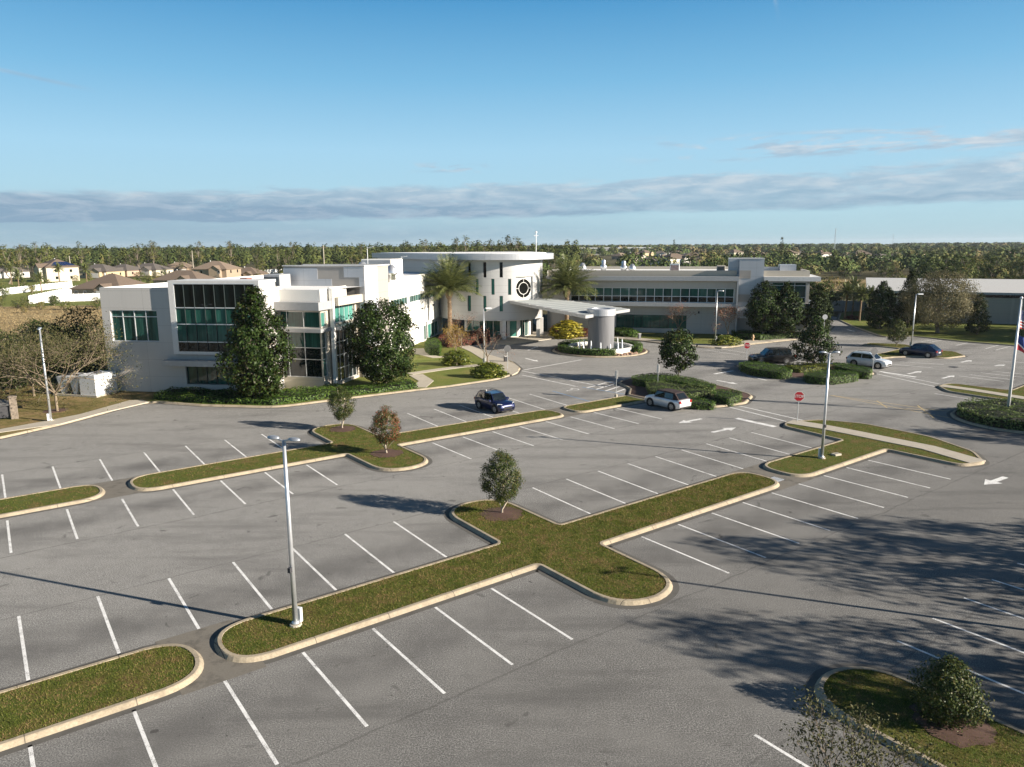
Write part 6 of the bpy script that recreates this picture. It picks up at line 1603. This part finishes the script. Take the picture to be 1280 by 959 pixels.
# front rows of the pine woods, left half
n = 0
for k in range(120):
    px = rt.uniform(-60, 700); dist = rt.uniform(330, 470) if px < 300 else rt.uniform(250, 430)
    x = (px - 640) / 905 * dist; kind = 'pine' if rt.uniform() < .55 else 'bushpine'
    if px < 330 and dist < 390: continue
    s = rt.uniform(.6, 1.25); put_tree(kind, x, dist, s, far_label(kind, 0), 'pines of the woodland edge', rt, 'pine_tree')
for px, dist, s in ((616, 330, 1.15), (608, 345, 1.05), (626, 350, 1.1), (599, 360, 1.0), (648, 340, 1.05), (3, 300, 1.1), (28, 310, 1.05), (-15, 305, 1.1), (15, 330, 1.15), (45, 335, 1.1), (262, 420, 1.2), (205, 430, 1.2), (192, 430, 1.15), (375, 420, 1.15)):
    put_tree('pine', (px - 640) / 905 * dist, dist, s, far_label('pine', 0), 'pines of the woodland edge', rt, 'pine_tree')
# individual trees right of the drum
for k in range(95):
    px = rt.uniform(690, 1330); dist = rt.uniform(170, 420)
    if px < 900 and dist < 215: dist += 60
    x = (px - 640) / 905 * dist
    if x > 60 and dist < 178: continue
    if 1000 < px < 1115 and 215 < dist < 300: continue
    if any(abs(px - q_[0]) < 14 for q_ in hp) and rt.uniform() < .75 and dist > 230: continue
    kind = 'oak' if rt.uniform() < .6 else 'scrub'
    put_tree(kind, x, dist, rt.uniform(.6, .95), far_label(kind, 0), 'trees of the woods beyond the right wing', rt, 'oak_tree' if kind == 'oak' else 'scrub_tree')
for px, py, s, kind in ((1020, 392, .75, 'oak'), (1010, 388, .8, 'oak'), (1040, 384, .7, 'oak'), (1031, 388, .7, 'scrub'), (1120, 374, .7, 'oak'), (1160, 368, 1.0, 'oak'), (1200, 368, 1.1, 'oak'), (1240, 366, 1.05, 'oak'), (1275, 366, 1.05, 'oak'), (1180, 362, 1.1, 'oak'), (1100, 368, .5, 'scrub'), (1220, 362, 1.0, 'oak')):
    g = G(px, py); put_tree(kind, g[0], g[1], s, 'broad tree close behind the right end of the buildings', 'trees close behind the right buildings', rt, 'oak_tree' if kind == 'oak' else 'scrub_tree')
# tall pointed tree on the right horizon
for px, dist, h in ((967, 520, 17), (837, 600, 16)):
    make_tree('norfolk_pine', ((px - 640) / 905 * dist, dist), h + 2, 3.4, 1, 'cone', 'leaf_pine', 'single pointed pine rising above the right horizon' if px == 967 else 'smaller pointed pine above the houses on the horizon', seed=px, nclump=260, per=10, clump=.8, leaf=.6)
# palms and garden trees among the left houses
for k, (px, py, h) in enumerate([(75, 357, 6.5), (109, 357, 6.2), (15, 356, 6.5), (24, 362, 5.0), (52, 365, 4.5)]):
    make_palm('garden_palm', G(px, py), h, ['palm before the solar house', 'palm right of the solar house', 'palm before the white house at the left edge', 'shorter palm before the white fence', 'small palm by the garden of the solar house'][k], 161 + k, nf=40, fl=2.6, trunk_r=.2)
for k, (px, py, s) in enumerate([(5, 372, .6), (30, 357, .5), (45, 353, .6), (95, 352, .45), (176, 352, .7), (186, 354, .6), (196, 350, .6), (150, 352, .45), (60, 358, .45), (112, 350, .5), (130, 356, .45), (168, 356, .5), (205, 346, .6), (248, 344, .55), (88, 345, .6), (20, 352, .6), (-5, 360, .7), (40, 366, .5)]):
    g = G(px, py); put_tree('scrub', g[0], g[1], s, 'small garden tree among the left houses', 'garden trees of the left houses', rt, 'garden_tree')
for k in range(26):
    px = rt.uniform(-30, 135); py = rt.uniform(379, 388) if px > 32 else rt.uniform(375, 392); g = G(px, py)
    put_tree('scrub', g[0], g[1], rt.uniform(.22, .42), 'rounded wild bush at the edge of the dry field', 'wild bushes along the dry field', rt, 'wild_bush')
for k in range(12):
    px = rt.uniform(-20, 130); g = G(px, rt.uniform(424, 440)); put_tree('darkscrub', g[0], g[1], rt.uniform(.3, .6), 'dark bush between the dry field and the oaks', 'dark bushes below the dry field', rt, 'wild_bush')
# tall dry grass of the field
fp = [(-62, 102), (-38, 110), (-40, 165), (-100, 190), (-205, 176), (-235, 122), (-120, 94)]
nf_ = 80000; P = np.stack([RNG.uniform(-235, -38, nf_), RNG.uniform(94, 190, nf_)], 1); P = P[inpoly(P, fp)]; P = P[np.abs(P[:, 0]) < P[:, 1] * .78]
a = RNG.uniform(0, PI, len(P)); hh = RNG.uniform(.06, .22, len(P)); ww = RNG.uniform(.05, .13, len(P)); l = RNG.normal(size=(len(P), 2)) * .15
V = np.stack([np.c_[P[:, 0] - np.cos(a) * ww, P[:, 1] - np.sin(a) * ww, np.full(len(P), -.05)], np.c_[P[:, 0] + np.cos(a) * ww, P[:, 1] + np.sin(a) * ww, np.full(len(P), -.05)], np.c_[P[:, 0] + l[:, 0], P[:, 1] + l[:, 1], hh]], 1).reshape(-1, 3)
tag(link('grass', fast_mesh('grass', V, np.arange(len(V)).reshape(-1, 3), M['blade_dry'])), 'tall tan grass of the dry field', None, None, 'stuff')

# the woods further off read as one mass
def mass(name, label, n, dfun, pxr, hr, rr, q, leaf, mat, seed, skip=None):
    rng = np.random.default_rng(seed); Ps = []; Ss = []; No = []; Tn = []
    for i in range(n):
        px = rng.uniform(*pxr); d = dfun(rng)
        if skip and skip(px, d, rng): continue
        x = (px - 640) / 905 * d; h = rng.uniform(*hr); r = rng.uniform(*rr); k = q
        v = rng.normal(size=(k, 3)); v[:, 2] = np.abs(v[:, 2]) * .9 - .25 * rng.uniform(0, 1, k); v /= np.linalg.norm(v, axis=1)[:, None]; rad = rng.uniform(.72, 1.0, k)[:, None]; Tn.append(np.full(k, rng.beta(1.4, 1.8)))
        Ps.append(np.array([x, d, h * .45]) + v * rad * np.array([r, r, h * .55]) ); No.append(v); Ss.append(np.full(k, leaf * (.7 + d / 1400.0)))
    P = np.concatenate(Ps); S = np.concatenate(Ss); Nn = np.concatenate(No)
    V, F = leaf_quads(P, 1.0, rng, .3, .7, Nn, .72)
    C = np.repeat(P, 4, 0); V = C + (V - C) * np.repeat(S, 4)[:, None]
    me = fast_mesh(name, V, F, M[mat]); at = me.attributes.new('kind_tint', 'FLOAT', 'FACE'); at.data.foreach_set('value', np.concatenate(Tn).astype(np.float32))
    return tag(link(name, me), label, None, None, 'stuff')
HP = [(px, G(px, py + 3.2)[1]) for px, py in hp]
def hides(px, d):
    return any(abs(px - a) < 13 and .72 * b_ < d < b_ + 14 for a, b_ in HP)
mass('woods', 'pine woods filling the left background', 900, lambda r: 400 + 700 * r.uniform() ** 1.3, (-80, 720), (6.5, 18.5), (2.4, 4.8), 150, 1.25, 'leaf_pine_far', 401, skip=lambda px, d, r: px < 330 and d < 430)
mass('woods', 'mixed woods filling the right background', 1150, lambda r: 300 + 900 * r.uniform() ** 1.2, (660, 1380), (4.5, 12.5), (3.2, 7.5), 150, 1.3, 'leaf_wood_far', 402, skip=lambda px, d, r: hides(px, d) or (px < 880 and d < 640 and r.uniform() < .6) or (690 < px < 820 and 500 < d < 800))
mass('woods', 'far woods along the whole horizon', 2000, lambda r: 1000 + 1900 * r.uniform(), (-100, 1380), (8, 15), (8, 16), 60, 3.0, 'leaf_wood_far', 403, skip=lambda px, d, r: 680 < px < 830 and d < 1300 and d < 1000)
# radio mast and utility poles
def mast(px, d, h, r, label, name='radio_mast'):
    x = (px - 640) / 905 * d; t = thing(name, (x, d, 0), label, 'mast'); T = (x, d, 0, 0)
    m = MB(T)
    for k in range(3):
        a = 2 * PI * k / 3; m.tube([(r * math.cos(a), r * math.sin(a), 0), (r * .5 * math.cos(a), r * .5 * math.sin(a), h)], r * .14, 4)
    m.build('lattice', M['metal_galv'], t)
    m = MB(T)
    for k in range(int(h / 3)):
        z = k * 3; q = r * (1 - .5 * z / h); m.tube([(q, 0, z), (-q * .5, q * .86, z + 1.5), (-q * .5, -q * .86, z + 3)], r * .07, 3)
    m.build('brace', M['metal_galv'], t)
mast(1031, 900, 32, 1.0, 'thin lattice radio mast on the right horizon'); mast(1101, 1500, 32, .8, 'tiny distant mast on the right horizon')
for k, (px, d, h) in enumerate([(254, 360, 13), (413, 260, 15), (105, 340, 11)]):
    x = (px - 640) / 905 * d; t = thing('utility_pole', (x, d, 0), ['pale utility pole in the pines above the tan houses', 'slim utility pole behind the panelled tower', 'utility pole behind the solar house'][k], 'utility pole'); T = (x, d, 0, 0)
    m = MB(T); m.tube([(0, 0, 0), (0, 0, h)], [.22, .15], 7); m.build('pole', M['walk'], t); m = MB(T); m.box(-1.2, 1.2, -.08, .08, h - .9, h - .7); m.build('crossarm', M['bark'], t)
# brown clearing seen between the woods on the right
mb = MB(); mb.sheet([(95, 228), (150, 222), (150, 300), (105, 305)], -.028); struct(mb.build('clearing', M['field']), 'brown clearing among the trees on the right')
# ------------------------------------------------------------------ sun, sky, camera
SUN_AZ = (0.945, -0.326); SUN_EL = R(20.1)
sd = bpy.data.lights.new('sun', 'SUN'); sd.energy = 5.0; sd.angle = R(.5); sd.color = (1.0, .90, .77)
so = bpy.data.objects.new('sun', sd); COL.objects.link(so)
from mathutils import Vector, Matrix, Euler
to_sun = Vector((SUN_AZ[0] * math.cos(SUN_EL), SUN_AZ[1] * math.cos(SUN_EL), math.sin(SUN_EL))).normalized()
so.rotation_euler = to_sun.to_track_quat('Z', 'Y').to_euler(); so.location = (80, -30, 60)

W = bpy.data.worlds.new('World'); SC.world = W; W.use_nodes = True
t = W.node_tree; bg = t.nodes['Background']
sky = t.nodes.new('ShaderNodeTexSky'); sky.sky_type = 'NISHITA'; sky.sun_disc = False; sky.sun_elevation = SUN_EL
sky.sun_rotation = math.atan2(SUN_AZ[0], SUN_AZ[1]) % (2 * PI); sky.altitude = 10; sky.air_density = 1.0; sky.dust_density = .35; sky.ozone_density = 1.6
hs = t.nodes.new('ShaderNodeHueSaturation'); hs.inputs['Saturation'].default_value = SKY_SAT; hs.inputs['Value'].default_value = SKY_VAL; hs.inputs['Hue'].default_value = SKY_HUE
lk(t, sky.outputs[0], hs.inputs['Color'])
SKYRAMP = True
tc = t.nodes.new('ShaderNodeTexCoord'); sx = t.nodes.new('ShaderNodeSeparateXYZ'); lk(t, tc.outputs['Generated'], sx.inputs[0])
el = math_(t, 'ARCSINE', sx.outputs['Z']); az = math_(t, 'ARCTAN2', sx.outputs['X'], sx.outputs['Y'])
def cvec(ka, ke, off=0):
    c = t.nodes.new('ShaderNodeCombineXYZ'); lk(t, math_(t, 'MULTIPLY', az, ka), c.inputs[0]); lk(t, math_(t, 'ADD', math_(t, 'MULTIPLY', el, ke), off), c.inputs[1]); return c.outputs[0]
def sstep(v, a, b):
    m = t.nodes.new('ShaderNodeMapRange'); m.interpolation_type = 'SMOOTHSTEP'; m.inputs[1].default_value = a; m.inputs[2].default_value = b
    lk(t, v, m.inputs[0]); return m.outputs[0]
def band(v, a, b, c, d): return math_(t, 'MULTIPLY', sstep(v, a, b), math_(t, 'SUBTRACT', 1.0, sstep(v, c, d)))
n1 = noise(t, cvec(5.5, 42), 1.0, 8, .66, .5); n2 = noise(t, cvec(26, 120, 4), 1.0, 5, .6, .2); n3 = noise(t, cvec(2.2, 26, 9), 1.0, 4, .5)
# the main bank: rises to the right; el limits depend on the bearing
topl = math_(t, 'ADD', .083, math_(t, 'MULTIPLY', az, .03)); rel = math_(t, 'DIVIDE', el, topl)
bank = band(rel, .30, .52, .82, 1.18)
cov = math_(t, 'ADD', math_(t, 'MULTIPLY', n1, .72), math_(t, 'MULTIPLY', n2, .3))
m1 = sstep(math_(t, 'ADD', cov, math_(t, 'MULTIPLY', bank, .50)), .77, 1.0)
m1 = math_(t, 'MULTIPLY', m1, sstep(bank, .02, .3))
# low thin haze layer and a few small puffs above the bank
low = math_(t, 'MULTIPLY', band(el, -.01, .012, .03, .075), math_(t, 'ADD', math_(t, 'MULTIPLY', sstep(n3, .35, .65), .5), math_(t, 'SUBTRACT', .75, sstep(az, -.3, .3))))
puff = math_(t, 'MULTIPLY', math_(t, 'MULTIPLY', band(el, .098, .108, .125, .138), sstep(az, .1, .3)), sstep(math_(t, 'ADD', n1, math_(t, 'MULTIPLY', n2, .25)), .60, .72))
puff2 = math_(t, 'MULTIPLY', math_(t, 'MULTIPLY', band(el, .092, .097, .102, .108), band(az, -.15, -.1, -.05, -.02)), sstep(n2, .45, .62))
mask = math_(t, 'MINIMUM', 1.0, math_(t, 'ADD', math_(t, 'MULTIPLY', m1, .70), math_(t, 'ADD', math_(t, 'MULTIPLY', puff, .75), math_(t, 'ADD', math_(t, 'MULTIPLY', puff2, .6), math_(t, 'MULTIPLY', low, .55)))))
n4 = noise(t, cvec(16, 90, 21), 1.0, 6, .65, .4)
shade = math_(t, 'ADD', math_(t, 'MULTIPLY', sstep(rel, .35, 1.05), .38), math_(t, 'ADD', math_(t, 'MULTIPLY', sstep(n4, .3, .72), .5), math_(t, 'MULTIPLY', az, .18)))
ccol = ramp(t, shade, [(.2, CL_LO), (.55, CL_MID), (.95, CL_HI)])
# two fading contrails
def trail(a0, e0, a1, e1, w):
    dx, dy = a1 - a0, e1 - e0; ln = math.hypot(dx, dy); dx /= ln; dy /= ln
    u = math_(t, 'ADD', math_(t, 'MULTIPLY', math_(t, 'SUBTRACT', az, a0), dx), math_(t, 'MULTIPLY', math_(t, 'SUBTRACT', el, e0), dy))
    v = math_(t, 'ABSOLUTE', math_(t, 'SUBTRACT', math_(t, 'MULTIPLY', math_(t, 'SUBTRACT', az, a0), dy), math_(t, 'MULTIPLY', math_(t, 'SUBTRACT', el, e0), dx)))
    return math_(t, 'MULTIPLY', math_(t, 'SUBTRACT', 1.0, sstep(v, 0, w)), band(u, -.02, .03, ln - .03, ln + .02))
tr = math_(t, 'ADD', trail(-.64, .195, -.50, .175, .0035), math_(t, 'MULTIPLY', trail(.300, .37, .325, .27, .004), .8))
mask = math_(t, 'MINIMUM', 1.0, math_(t, 'ADD', mask, math_(t, 'MULTIPLY', tr, .42)))
vv = t.nodes.new('ShaderNodeVectorMath'); vv.operation = 'SCALE'; lk(t, ccol, vv.inputs[0]); vv.inputs['Scale'].default_value = 1 / SKY_STR
grad = ramp(t, math_(t, 'DIVIDE', el, .6), [(p, tuple(x / 2 ** EXPO for x in c)) for p, c in SKY_GRAD])
gv = t.nodes.new('ShaderNodeVectorMath'); gv.operation = 'SCALE'; lk(t, grad, gv.inputs[0]); gv.inputs['Scale'].default_value = 1 / SKY_STR
base = mixc(t, math_(t, 'MULTIPLY', math_(t, 'SUBTRACT', 1.0, sstep(el, .34, .62)), .9), hs.outputs[0], gv.outputs[0])
col = mixc(t, mask, base, vv.outputs[0])
lk(t, col, bg.inputs['Color']); bg.inputs['Strength'].default_value = SKY_STR

# thin sea air: one closed box of even haze round the camera and everything built
hm = bpy.data.materials.new('haze'); hm.use_nodes = True; ht = hm.node_tree
for n_ in list(ht.nodes):
    if n_.type != 'OUTPUT_MATERIAL': ht.nodes.remove(n_)
pv = ht.nodes.new('ShaderNodeVolumePrincipled'); pv.inputs['Density'].default_value = HAZE; pv.inputs['Color'].default_value = (.82, .90, 1.0, 1); pv.inputs['Anisotropy'].default_value = .2
lk(ht, pv.outputs[0], ht.nodes['Material Output'].inputs['Volume'])
if HAZE:
    hb_ = MB(); hb_.box(-4050, 4050, -320, 7050, -1.2, 48); tag(hb_.build('haze', hm), 'thin pale haze in the air', None, None, 'stuff')

cam = bpy.data.cameras.new('camera'); cam.sensor_fit = 'HORIZONTAL'; cam.sensor_width = 36; cam.lens = FPX / 1280 * 36; cam.clip_start = .5; cam.clip_end = 9000
co = bpy.data.objects.new('camera', cam); COL.objects.link(co); co.location = (0, 0, CAMH)
co.rotation_euler = (Euler((PI / 2 - PITCH, 0, 0)).to_matrix() @ Matrix.Rotation(ROLL, 3, 'Z')).to_euler()
SC.camera = co
vs = SC.view_settings; vs.view_transform = 'Standard'; vs.look = 'None'; vs.exposure = EXPO; vs.gamma = 1.0; vs.use_curve_mapping = False
SC.render.engine = 'CYCLES'; cy = SC.cycles; cy.max_bounces = 6; cy.diffuse_bounces = 3; cy.glossy_bounces = 3; cy.transmission_bounces = 4; cy.transparent_max_bounces = 4; cy.use_denoising = True
cy.caustics_reflective = False; cy.caustics_refractive = False; cy.sample_clamp_indirect = 6
